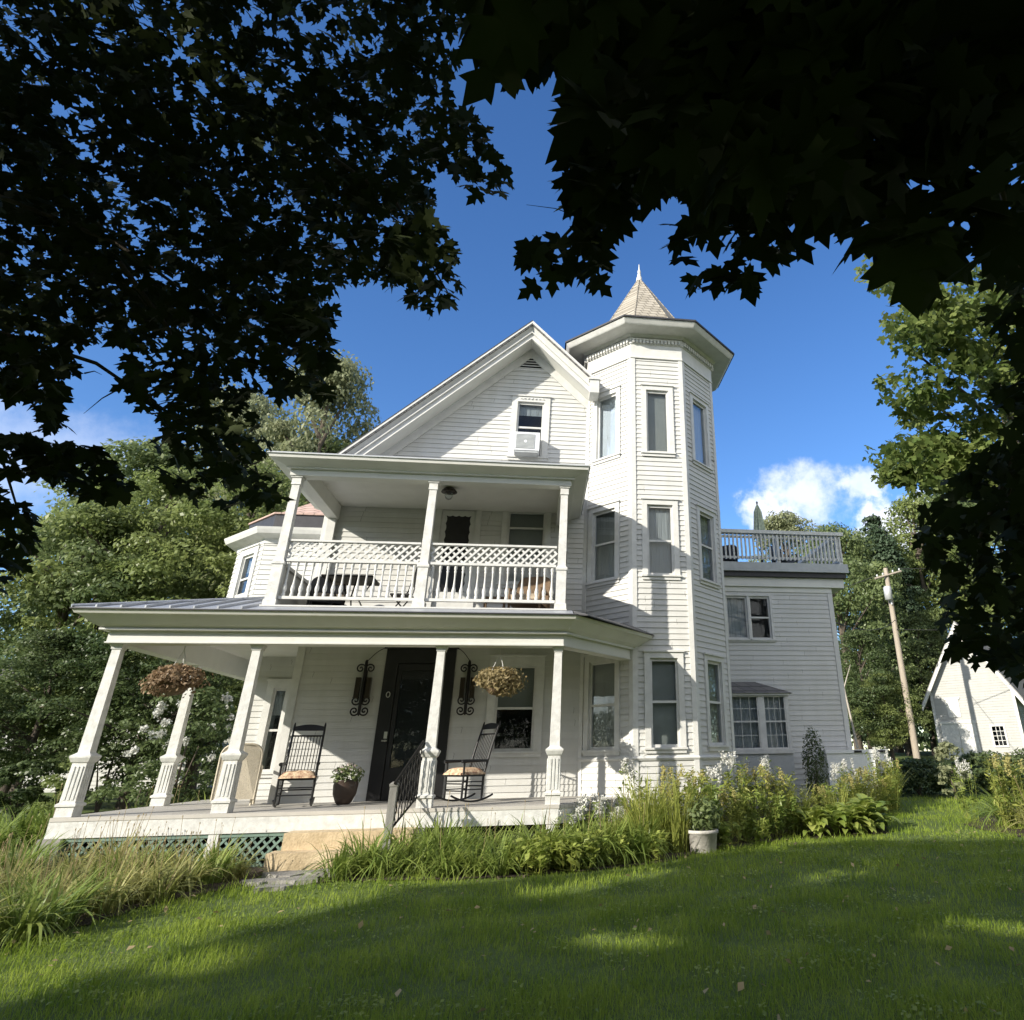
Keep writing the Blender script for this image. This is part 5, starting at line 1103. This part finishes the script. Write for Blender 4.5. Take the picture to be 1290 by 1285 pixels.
# leafy stemmed plants: stems set with leaves
def stem_parts(g, n, h, spread, leaf, lw=.3, up=.35, per=26):
    C = []; Nn = []; mb = MB()
    for i in range(n):
        a = g.uniform(0, 6.28); b = spread*math.sqrt(g.uniform(0, 1)); l = h*g.uniform(.7, 1.05); k = g.uniform(.02, .22)*l
        p0 = np.array([b*math.cos(a), b*math.sin(a), .03]); p1 = p0+np.array([k*math.cos(a), k*math.sin(a), l]); mb.tube([(0, 0, 0), p0, (p0+p1)/2, p1], [.006, .005, .004, .002], 4, False)
        q = g.uniform(.12, 1, per); c = p0+(p1-p0)*q[:, None]; aa = g.uniform(0, 6.28, per); off = np.stack([np.cos(aa), np.sin(aa), np.full(per, .25)], 1)
        C.append(c+off*leaf*.45); Nn.append(np.stack([-np.cos(aa)*.3, -np.sin(aa)*.3, np.ones(per)], 1)+g.normal(size=(per, 3))*.45)
    return mb, np.concatenate(C), np.concatenate(Nn), None
def weed_proto(name, seed, n, h, spread, leaf, m, asp=.3, plume=None, pm=None, per=26):
    g = np.random.default_rng(seed); t = empty(name, (0, 0, 0), 'x', 'plant')
    mb, C, Nn, _ = stem_parts(g, n, h, spread, leaf, per=per); veg('foliage', [cards(C, Nn, leaf*g.uniform(.6, 1.3, len(C)), asp)], M[m], t); mb.build('stem', M['weed'], t, origin=(0, 0, 0))
    if plume:
        for i in range(plume):
            a = g.uniform(0, 6.28); b = spread*1.15*math.sqrt(g.uniform(0, 1)); z = h*g.uniform(.85, 1.08); k = 55
            P = np.stack([b*math.cos(a)+g.normal(size=k)*.024, b*math.sin(a)+g.normal(size=k)*.024, z+g.uniform(-.12, .07, k)*1.0], 1)
            veg('flower_head', [cards(P, rng.normal(size=P.shape)+np.array([0, 0, .4]), np.full(len(P), .032), .8)], M[pm], t)
    return t
gold = [weed_proto('goldenrod', 50+i, 14, 1.0, .26, .12, 'weed', .25, 7, 'gold', 32) for i in range(2)]
grassy = [weed_proto('tall_grass_clump', 60, 5, .9, .2, .1, 'weed', .2)]
veg('blades', [blades(150, 1.05, .2, .012, np.random.default_rng(61), (.1, .7))], M['weed'], grassy[0])
phlox = [weed_proto('phlox', 70+i, 9, 1.15, .16, .12, 'lily_g', .3, 8, 'white_petal', 20) for i in range(2)]
hyd = [weed_proto('white_aster', 80, 12, .62, .22, .08, 'lily_g', .4, 14, 'white_petal', 22)]
low = [weed_proto('low_leafy_plant', 90+i, 16, .34, .22, .11, 'hosta', .55, None, None, 14) for i in range(2)]
weedy = [weed_proto('leafy_weed', 85+i, 14, .78, .26, .15, 'lily_g', .28, None, None, 24) for i in range(2)]
def hosta_proto(seed, m, L=.30):
    g = np.random.default_rng(seed); t = empty('hosta', (0, 0, 0), 'x', 'hosta'); Vs = []; Fs = []; k = 0
    for i in range(34):
        a = g.uniform(0, 6.28); l = L*g.uniform(.7, 1.2); tilt = g.uniform(.25, 1.25); st = g.uniform(.12, .42); dr = np.array([math.cos(a), math.sin(a)])
        base = np.array([0, 0, st*math.cos(tilt*.7)])+np.append(dr*st*math.sin(tilt*.7), 0); sd = np.array([-dr[1], dr[0], 0]); rows = []
        for q, w_ in ((0, .1), (.2, .75), (.45, 1), (.7, .75), (.9, .3), (1, .02)):
            dn = tilt+q*.7; c = base+np.append(dr*l*q*math.sin(min(dn, 2.0)), l*q*math.cos(min(dn, 2.0))); rows.append((c-sd*w_*l*.3+np.array([0, 0, .03*w_]), c, c+sd*w_*l*.3+np.array([0, 0, .03*w_])))
        Vs += [p for r_ in rows for p in r_]; Fs += [(k+3*r_+j, k+3*r_+j+1, k+3*r_+j+4, k+3*r_+j+3) for r_ in range(5) for j in range(2)]; k += 18
    link('foliage', fast_mesh('foliage', np.array(Vs), [np.array(Fs)], M[m], True), t); return t
host = [hosta_proto(95, 'hosta'), hosta_proto(96, 'lily_g', .34)]
GRP = {'g': (gold, 'yellow green goldenrod stand in the bed below the tower', 'goldenrod', 'goldenrod below the tower'),
       't': (grassy, 'tall upright grass clump in the bed below the tower', 'ornamental grass', 'tall grasses below the tower'),
       'p': (phlox, 'tall phlox with white flower heads in front of the wing and tower', 'phlox', 'white phlox'),
       'w': (hyd, 'white flowered aster at the right end of the porch', 'aster', 'white asters at the porch end'),
       'W': (weedy, 'leafy green weed with narrow leaves among the goldenrod below the tower', 'weed', 'weeds among the goldenrod'),
       'l': (low, 'low yellow green leafy plant at the lawn edge of the porch bed', 'plant', 'low plants along the lawn edge'),
       'h': (host[:1], 'yellow green broad leaved hosta at the right end of the bed', 'hosta', 'hostas at the bed end'),
       'H': (host[1:], 'dark striped hosta at the right tip of the bed', 'hosta', 'dark hostas at the bed tip')}
SPOTS = [('w', 7.15, .15), ('w', 7.5, .3), ('w', 7.75, .75), ('w', 8.1, 1.0), ('w', 7.9, .35), ('p', 8.3, .9), ('g', 8.75, .45), ('g', 9.15, .75), ('t', 8.9, -.1), ('g', 9.65, .95), ('p', 9.9, 1.35), ('p', 10.3, 1.8), ('W', 9.45, .35),
         ('g', 10.05, .8), ('W', 10.35, 1.0), ('p', 10.9, 2.7), ('p', 11.35, 2.6), ('g', 10.75, 1.7), ('g', 11.35, 2.1), ('W', 10.95, 1.35), ('t', 11.75, 2.2), ('g', 12.3, 2.6), ('t', 12.75, 2.6), ('W', 11.35, 1.6),
         ('h', 11.75, 1.5), ('h', 12.1, 1.5), ('h', 12.45, 1.55), ('h', 12.75, 1.7), ('h', 12.3, 1.85), ('h', 11.95, 1.9), ('h', 12.65, 2.1), ('H', 13.1, 1.85), ('H', 13.3, 2.2), ('H', 13.0, 2.2), ('W', 12.9, 3.0), ('p', 13.1, 3.3), ('t', 10.55, 2.1), ('g', 9.3, 1.1), ('t', 8.5, .2),
         ('l', 6.45, -1.45), ('l', 6.75, -1.6), ('l', 7.05, -1.3), ('l', 7.35, -1.4), ('l', 7.75, -1.1), ('l', 6.95, -1.0), ('l', 6.6, -1.25), ('l', 7.2, -1.5), ('l', 7.55, -1.0), ('l', 8.4, -.75), ('l', 9.75, .2), ('l', 10.45, .75), ('g', 13.3, 3.3), ('t', 13.6, 3.2), ('p', 13.55, 3.6), ('g', 13.8, 3.8), ('g', 14.35, 4.3), ('t', 14.6, 4.6), ('g', 14.9, 4.9), ('p', 14.75, 4.4), ('g', 15.1, 5.3), ('t', 15.35, 5.5), ('g', 15.5, 5.7), ('g', 14.0, 4.0), ('t', 13.9, 4.4),
         ('t', 7.9, -.3), ('t', 8.4, -.2), ('g', 15.7, 1.3), ('g', 16.4, 1.9), ('t', 16.1, .6), ('p', 15.9, 3.0), ('t', 17.0, 1.2)]
for k, x, y in SPOTS:
    pr0, lab, cat, grp = GRP[k]
    if x > 15 and y < 4: lab, grp = {'g': ('yellow plumed goldenrod in the bed at the right edge of the lawn', 'goldenrod at the right edge'), 't': ('tall grass clump in the bed at the right edge of the lawn', 'tall grasses at the right edge'), 'p': ('pale flowered phlox in the bed at the right edge of the lawn', 'phlox at the right edge')}[k]
    put(random.choice(pr0), x, y, lab, cat, grp, random.uniform(.6, 1.2) if k in 'gtW' else random.uniform(.85, 1.1))
# white planter on the lawn edge
px0, py0 = 9.3, -.25; pz0 = float(gz(px0, py0))
t = thing('planter', (px0, py0, pz0), 'weathered white planter with a bushy plant at the lawn edge below the tower', 'planter')
MB().lathe([(.17, .0), (.20, .02), (.225, .26), (.245, .265), (.245, .31), (.21, .31), (.20, .25)], (px0, py0, pz0), 20).build('pot', M['white_pot'], t); veg('foliage', [leafball(520, (0, 0, .50), (.30, .30, .26), .085)], M['leafA'], t)

# ------------------------------------------------------------------ lawn grass
LAWN = [(1.0, -9.5), (13, -10.5), (22, -5), (24, 1.0), (21, 7.5), (14.2, 7.5), (13.75, 2.7), (13.25, 1.45), (11.2, 1.1), (9.45, -.2), (8.75, -.9), (7.6, -1.5), (6.4, -1.8), (5.2, -1.9), (3.95, -1.8), (3.15, -1.7), (2.6, -2.8), (2.25, -3.95), (1.75, -5.2), (.5, -6.5)]
def lawn():
    Bx = []; By = []; Ss = []
    for dens, lo_d, hi_d, sc_ in ((2600, 0, 6.0, 1.0), (1400, 6.0, 9.0, 1.15), (650, 9.0, 14.0, 1.5), (260, 14, 24, 2.0)):
        n = int(dens*25*20); x = rng.uniform(0, 25, n); y = rng.uniform(-11, 9, n); d = np.hypot(x-CAM[0], y-CAM[1]); k = (d >= lo_d) & (d < hi_d)
        x, y = x[k], y[k]; k = inpoly(x, y, LAWN); x, y = x[k], y[k]
        u, v_, zz = proj(np.stack([x, y, gz(x, y)], 1)); k = (zz > .3) & (u > -90) & (u < 1380) & (v_ < 1380); x, y = x[k], y[k]
        Bx.append(x); By.append(y); Ss.append(np.full(len(x), sc_))
    x = np.concatenate(Bx); y = np.concatenate(By); s = np.concatenate(Ss); n = len(x)
    a = rng.uniform(0, 2*math.pi, n); tuft = .75+.5*(np.sin(x*3.1+1.3*np.sin(y*2.3))*np.sin(y*3.7+1.1*np.sin(x*1.9)))
    L = rng.uniform(.04, .125, n)*np.clip(tuft, .4, 1.6)*(.8+.2*s); L = np.where(rng.uniform(size=n) < .05, L*1.6, L); lean = rng.uniform(.15, 1.3, n); w_ = rng.uniform(.003, .0065, n)*s
    b = np.stack([x, y, gz(x, y)], 1); dr = np.stack([np.cos(a), np.sin(a)], 1); fa = a+math.pi/2+rng.normal(size=n)*.6; sd = np.stack([np.cos(fa), np.sin(fa), np.zeros(n)], 1)*w_[:, None]/2
    m1 = b+np.concatenate([dr*(L*.5*np.sin(lean*.5))[:, None], (L*.55*np.cos(lean*.4))[:, None]], 1); tp = b+np.concatenate([dr*(L*np.sin(lean*.85))[:, None], (L*np.cos(lean*.75))[:, None]], 1)
    V = np.stack([b-sd, b+sd, m1+sd*.8, m1-sd*.8, tp], 1).reshape(-1, 3); i = np.arange(n)*5
    return link('lawn_grass', fast_mesh('lawn_grass', V, [np.stack([i, i+1, i+2, i+3], 1), np.stack([i+3, i+2, i+4], 1)], M['grass']))
tag(lawn(), kind='stuff')

n = 420; x = rng.uniform(1, 17, n); y = rng.uniform(-9, 1.5, n); k = inpoly(x, y, LAWN); x, y = x[k], y[k]; n = len(x)
tag(veg('fallen_leaves', [cards(np.stack([x, y, gz(x, y)+rng.uniform(.02, .07, n)], 1), rng.normal(size=(n, 3))*.4+np.array([0, 0, 1]), rng.uniform(.035, .08, n), .7)], M['straw']), kind='stuff')
k_ = 260; cx_ = rng.uniform(2, 16, k_); cy__ = rng.uniform(-8, 1, k_); ok = inpoly(cx_, cy__, LAWN); cx_, cy__ = cx_[ok], cy__[ok]
x = np.repeat(cx_, 26)+rng.normal(size=len(cx_)*26)*.12; y = np.repeat(cy__, 26)+rng.normal(size=len(cx_)*26)*.10; n = len(x); ok = inpoly(x, y, LAWN); x, y = x[ok], y[ok]; n = len(x)
tag(veg('lawn_clover', [cards(np.stack([x, y, gz(x, y)+rng.uniform(.03, .07, n)], 1), rng.normal(size=(n, 3))*.35+np.array([0, 0, 1]), rng.uniform(.02, .04, n), .9)], M['lily_g']), kind='stuff')
# ------------------------------------------------------------------ the maples overhead
HALF = [(0.03, 0.0), (0.14, -0.06), (0.30, -0.08), (0.27, 0.04), (0.36, 0.10), (0.56, 0.20), (0.45, 0.27), (0.52, 0.40), (0.37, 0.41), (0.20, 0.38), (0.15, 0.43), (0.24, 0.58), (0.30, 0.70), (0.17, 0.69), (0.11, 0.80), (0.0, 1.0)]
OUT = [(x, y) for x, y in HALF]+[(-x, y) for x, y in HALF[-2::-1]]
HALF2 = [(0.03, 0.0), (0.28, -0.08), (0.30, 0.08), (0.56, 0.22), (0.48, 0.41), (0.16, 0.42), (0.28, 0.68), (0.0, 1.0)]
OUT2 = HALF2+[(-x, y) for x, y in HALF2[-2::-1]]
def maple_leaves(C, Dn, Nn, size, outline):
    """C base of blade, Dn direction of the midrib, Nn upper side"""
    o = np.array(outline+[(0, .33)]); k = len(outline); n = len(C)
    Dn = Dn/np.linalg.norm(Dn, axis=1)[:, None]; B = np.cross(Dn, Nn); B /= np.linalg.norm(B, axis=1)[:, None]+1e-9; Nn = np.cross(B, Dn)
    cup = rng.uniform(-.5, .1, n); dro = rng.uniform(-.35, .05, n)
    z = cup[:, None]*(o[:, 0]**2)[None]+dro[:, None]*(o[:, 1]**2)[None]
    V = C[:, None]+size[:, None, None]*(B[:, None]*o[None, :, 0, None]+Dn[:, None]*o[None, :, 1, None]+Nn[:, None]*z[..., None])
    i = np.arange(k); T = np.stack([np.full(k, k), i, (i+1) % k], 1); Fc = (np.arange(n)*(k+1))[:, None, None]+T[None]
    return V.reshape(-1, 3), Fc.reshape(-1, 3)
# where the lawn lies in shade; leaves are kept whose shadow falls there
DARK = [(3.0, -8.0), (3.3, -5.6), (3.9, -4.5), (4.7, -3.3), (5.7, -2.2), (7.0, -1.7), (8.4, -1.3), (9.6, -.4), (11.3, .5), (13.4, .8), (15.0, -.2), (16.5, -.9), (19, -1.2), (23, -2), (26, -9), (14, -14), (5, -13)]
def shadow_xy(P):
    t_ = (P[:, 2]+.80)/-TRV[2]; return P[:, 0]+TRV[0]*t_, P[:, 1]+TRV[1]*t_
def in_dark(P): x, y = shadow_xy(P); return inpoly(x, y, DARK)
def rand_dirs(n, droop=.6):
    a = rng.uniform(0, 2*math.pi, n); D = np.stack([np.cos(a), np.sin(a), -rng.uniform(.1, droop*2, n)], 1); Nn = np.stack([rng.normal(size=n)*.45, rng.normal(size=n)*.45, np.ones(n)], 1); return D, Nn
def fill(regions, outline, size, gap=-3.0):
    """regions: (outline in the picture, nearest, farthest, leaves); each leaf hangs at its own distance"""
    Cs = []
    for poly, d0, d1, n in regions:
        us = [p[0] for p in poly]; vs = [p[1] for p in poly]; got = []; tot = 0
        for _ in range(60):
            u = rng.uniform(min(us), max(us), 4000); v_ = rng.uniform(min(vs), max(vs), 4000); k = inpoly(u, v_, poly); u, v_ = u[k], v_[k]
            D = rng.uniform(d0, d1, len(u)); P = CAM+(FW+RT*((u-PX)/F_PX)[:, None]-UP*((v_-PY)/F_PX)[:, None])*D[:, None]
            lace = np.sin(P[:, 0]*7.1+2.1*np.sin(P[:, 2]*5.3))+np.sin(P[:, 2]*8.3+1.7*np.sin(P[:, 0]*4.9+P[:, 1]*3)); D = D[lace > gap]; P = P[lace > gap]
            kk = in_dark(P) | (rng.uniform(size=len(P)) < .02); got.append(P[kk]); tot += kk.sum()
            if tot >= n: break
        Cs.append(np.concatenate(got)[:n])
    C = np.concatenate(Cs); D, Nn = rand_dirs(len(C)); return C, D, Nn, size*rng.uniform(.7, 1.25, len(C))
# left tree
LREG = [([(-60, -60), (600, -60), (592, 0), (575, 60), (560, 130), (545, 205), (540, 300), (500, 350), (420, 360), (400, 420), (300, 430), (200, 420), (90, 430), (-60, 440)], 3.6, 5.6, 6200),
        ([(560, 130), (600, 150), (640, 212), (638, 240), (600, 245), (575, 215), (548, 220)], 3.3, 4.0, 90), ([(500, 270), (545, 265), (575, 310), (578, 380), (530, 388), (490, 350)], 3.2, 4.0, 110),
        ([(350, 380), (420, 380), (415, 500), (345, 492), (330, 440)], 3.2, 4.2, 170), ([(160, 420), (340, 420), (330, 540), (355, 600), (345, 640), (250, 630), (200, 600), (190, 520), (150, 470)], 3.2, 4.4, 430),
        ([(-40, 430), (90, 430), (80, 530), (60, 545), (30, 500), (-40, 470)], 3.2, 4.2, 190), ([(30, 545), (115, 560), (170, 600), (150, 640), (60, 600), (-40, 590), (-40, 555)], 3.2, 4.2, 190), ([(-40, 600), (50, 640), (45, 700), (20, 720), (-40, 760)], 3.2, 4.0, 120)]
RBIG = [([(600, -60), (1340, -60), (1340, 160), (1200, 200), (1100, 220), (1000, 215), (900, 205), (830, 190), (745, 140), (740, 85), (690, 80), (640, 95), (622, 30)], 1.25, 2.2, 560),
        ([(880, 180), (1000, 180), (1000, 215), (930, 250), (880, 240)], 1.3, 1.7, 12), ([(1080, 190), (1240, 190), (1250, 320), (1170, 335), (1090, 290)], 1.35, 1.8, 40)]
RMID = [([(720, 140), (1100, 190), (1080, 250), (980, 275), (900, 250), (840, 215), (760, 260), (712, 240)], 2.0, 2.8, 300), ([(715, 215), (740, 190), (780, 225), (795, 255), (770, 280), (725, 255)], 2.2, 2.8, 50), ([(655, 300), (690, 305), (745, 275), (765, 300), (752, 352), (730, 362), (700, 340), (672, 362)], 2.3, 2.8, 34),
        ([(830, 290), (900, 235), (1000, 270), (1012, 320), (965, 352), (900, 362), (860, 345)], 2.0, 2.6, 46), ([(1000, 230), (1090, 235), (1060, 285), (1010, 270)], 2.2, 2.8, 34),
        ([(1245, 180), (1345, 150), (1345, 780), (1285, 760), (1262, 560), (1250, 400)], 2.4, 3.6, 330), ([(1160, 640), (1250, 560), (1340, 600), (1340, 880), (1285, 850), (1230, 830), (1180, 790), (1195, 730), (1165, 690)], 2.6, 3.6, 330)]
tl = thing('maple_tree', (-3.2, -14.5, float(gz(-3.2, -14.5))), 'dark maple overhead whose leafy branches fill the upper left sky', 'tree')
C, D, Nn, s_ = fill(LREG, OUT, .098, -.75)
# the rest of its crown, outside the picture, that shades the lawn
n = 420000; qx = rng.uniform(1, 27, n); qy = rng.uniform(-15, 2, n); k = inpoly(qx, qy, DARK); qx, qy = qx[k], qy[k]
hole_ = (np.sin(qx*1.9+1.7*np.sin(qy*1.3))+np.sin(qy*2.3+1.1*np.sin(qx*1.7+2)))*.5
k = (hole_ < .70); qx, qy = qx[k], qy[k]; n = len(qx)
hh = rng.uniform(2.4, 11.5, n); tt = hh/-TRV[2]; P = np.stack([qx-TRV[0]*tt, qy-TRV[1]*tt, hh-.80], 1)
u, v_, zz = proj(P); vis = (zz > .1) & (u > -70) & (u < 1360) & (v_ > -80) & (v_ < 1360)
near = np.linalg.norm(P-CAM, axis=1) < 1.2
P = P[~vis & ~near]; P = P[rng.permutation(len(P))[:30000]]
Q = np.stack([rng.uniform(-6, 20, 90000), rng.uniform(-24, -8, 90000), rng.uniform(2.2, 8.5, 90000)], 1); u, v_, zz = proj(Q)
hx, hy = shadow_xy(Q); Q = Q[((np.sin(hx*1.9+1.7*np.sin(hy*1.3))+np.sin(hy*2.3+1.1*np.sin(hx*1.7+2)))*.5 < .70) & in_dark(Q) & ~((zz > .1) & (u > -70) & (u < 1360) & (v_ > -80) & (v_ < 1360)) & (np.linalg.norm(Q-CAM, axis=1) > 1.2)][:14000]; P = np.concatenate([P, Q])
D2, N2 = rand_dirs(len(P)); s2 = .19*rng.uniform(.75, 1.25, len(P))
def sub(V, o): return V-np.array(o)
V1, F1_ = maple_leaves(sub(C, OFF[tl.name]), D, Nn, s_, OUT); V2, F2_ = maple_leaves(sub(P, OFF[tl.name]), D2, N2, s2, OUT2)
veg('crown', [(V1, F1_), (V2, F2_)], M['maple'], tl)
b = MB(); o = np.array(OFF[tl.name])
b.tube([o-np.array([0, 0, .2]), o+np.array([.1, 0, 2.2]), o+np.array([.3, .2, 5]), o+np.array([.4, .3, 9])], [.45, .34, .27, .08], 12); b.build('trunk', M['bark'], tl)
b = MB(); st = o+np.array([.15, .1, 3.2])
for (u0, v0, d0), (u1, v1, d1) in (((-120, 90, 4.9), (420, 200, 4.6)), ((-120, 200, 3.8), (380, 470, 3.9)), ((-120, 380, 3.8), (330, 600, 3.9)), ((420, 200, 3.8), (565, 370, 3.7)), ((-100, 420, 3.8), (40, 700, 3.8)), ((150, 330, 3.8), (250, 560, 3.9))):
    p0, p1 = atd(u0, v0, d0), atd(u1, v1, d1); mdl = (p0+p1)/2+np.array([0, 0, .18])
    b.tube([p0, mdl, p1], [.015, .011, .003], 6)
    if u0 < -50: b.tube([st, (st+p0)/2+np.array([0, 0, .5]), p0], [.11, .07, .028], 7)
    for q in np.linspace(.2, .95, 9):
        c = p0*(1-q)**2+2*mdl*q*(1-q)+p1*q*q; e = c+rng.normal(size=3)*np.array([.10, .08, .10]); b.tube([c, (c+e)/2+np.array([0, 0, .02]), e], [.005, .003, .001], 4)
b.build('branch', M['bark'], tl)
# right tree: the branch above the camera
trr = thing('maple_tree', (12.5, -15.5, float(gz(12.5, -15.5))), 'dark maple overhead whose large near leaves fill the upper right corner', 'tree')
C1, D1, N1, s1 = fill(RBIG, OUT, .15); C2, D2, N2, s2 = fill(RMID, OUT, .115)
V1, F1_ = maple_leaves(sub(C1, OFF[trr.name]), D1, N1, s1, OUT); V2, F2_ = maple_leaves(sub(C2, OFF[trr.name]), D2, N2, s2, OUT)
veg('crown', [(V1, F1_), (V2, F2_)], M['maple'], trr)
b = MB(); o = np.array(OFF[trr.name]); b.tube([o-np.array([0, 0, .2]), o+np.array([0, .1, 2.4]), o+np.array([-.2, .2, 5]), o+np.array([-.3, .3, 8.5])], [.42, .32, .25, .07], 12); b.build('trunk', M['bark'], trr)
b = MB(); st = o+np.array([-.1, .1, 3.4])
for (u0, v0, d0), (u1, v1, d1) in (((1400, 20, 2.0), (760, 150, 2.2)), ((1400, 100, 2.4), (900, 300, 2.4)), ((1400, 250, 3.0), (1250, 700, 3.1)), ((900, 150, 2.3), (680, 330, 2.5)), ((1380, 420, 3.0), (1190, 780, 3.1)), ((1240, 120, 2.0), (1285, 340, 2.6))):
    p0, p1 = atd(u0, v0, d0), atd(u1, v1, d1); mdl = (p0+p1)/2+np.array([0, 0, .10]); b.tube([p0, mdl, p1], [.02, .012, .003], 6)
    if u0 > 1300: b.tube([st, (st+p0)/2+np.array([0, 0, .5]), p0], [.10, .06, .02], 7)
    for q in np.linspace(.2, .95, 8):
        c = p0*(1-q)**2+2*mdl*q*(1-q)+p1*q*q; e = c+rng.normal(size=3)*np.array([.07, .06, .07]); b.tube([c, (c+e)/2+np.array([0, 0, .015]), e], [.004, .002, .001], 4)
b.build('branch', M['bark'], trr)
# sunlit tree farther right
def region_clusters(polys, d0, d1, n_cl, nl, rc, size, off):
    out_ = []
    for poly, frac in polys:
        us = [p[0] for p in poly]; vs = [p[1] for p in poly]; cnt = 0
        while cnt < n_cl*frac:
            u = random.uniform(min(us), max(us)); v0 = random.uniform(min(vs), max(vs))
            if not inpoly(np.array([u]), np.array([v0]), poly)[0]: continue
            cnt += 1; c = atd(u, v0, random.uniform(d0, d1)); r_ = rc*random.uniform(.6, 1.2); P_ = rng.normal(size=(nl, 3)); P_ /= np.linalg.norm(P_, axis=1)[:, None]
            out_.append((c+P_*(rng.uniform(.2, 1, nl)**.5)[:, None]*np.array([r_, r_, r_*.5])))
    C_ = np.concatenate(out_)-np.array(off); D_, N_ = rand_dirs(len(C_)); return maple_leaves(C_, D_, N_, size*rng.uniform(.7, 1.2, len(C_)), OUT2)
bs = at(1420, 960, -2.0); ts = thing('maple_tree', (bs[0], -2.0, float(gz(bs[0], -2))), 'sunlit pale green maple reaching in from the right edge below the dark leaves', 'tree')
RS = [([(1085, 335), (1120, 330), (1160, 350), (1250, 340), (1345, 330), (1345, 640), (1260, 640), (1210, 610), (1230, 540), (1150, 540), (1130, 480), (1200, 450), (1120, 420), (1140, 380)], .72), ([(1105, 565), (1180, 545), (1240, 560), (1230, 610), (1140, 610)], .28)]
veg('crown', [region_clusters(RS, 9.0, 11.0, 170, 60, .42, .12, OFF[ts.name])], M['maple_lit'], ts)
b = MB(); o = np.array(OFF[ts.name]); b.tube([o-np.array([0, 0, .2]), o+np.array([0, 0, 2.5]), o+np.array([-.2, .2, 6]), o+np.array([-.3, .2, 9])], [.32, .25, .18, .05], 10)
for u1, v1 in ((1110, 345), (1130, 425), (1150, 490), (1120, 580), (1220, 600), (1200, 400)):
    p1 = atd(u1, v1, 10); s0 = o+np.array([-.1, .1, max(1.5, p1[2]-o[2]-.9)]); b.tube([s0, (s0+p1)/2+np.array([0, 0, .25]), p1], [.07, .04, .01], 6)
b.build('trunk', M['bark'], ts)
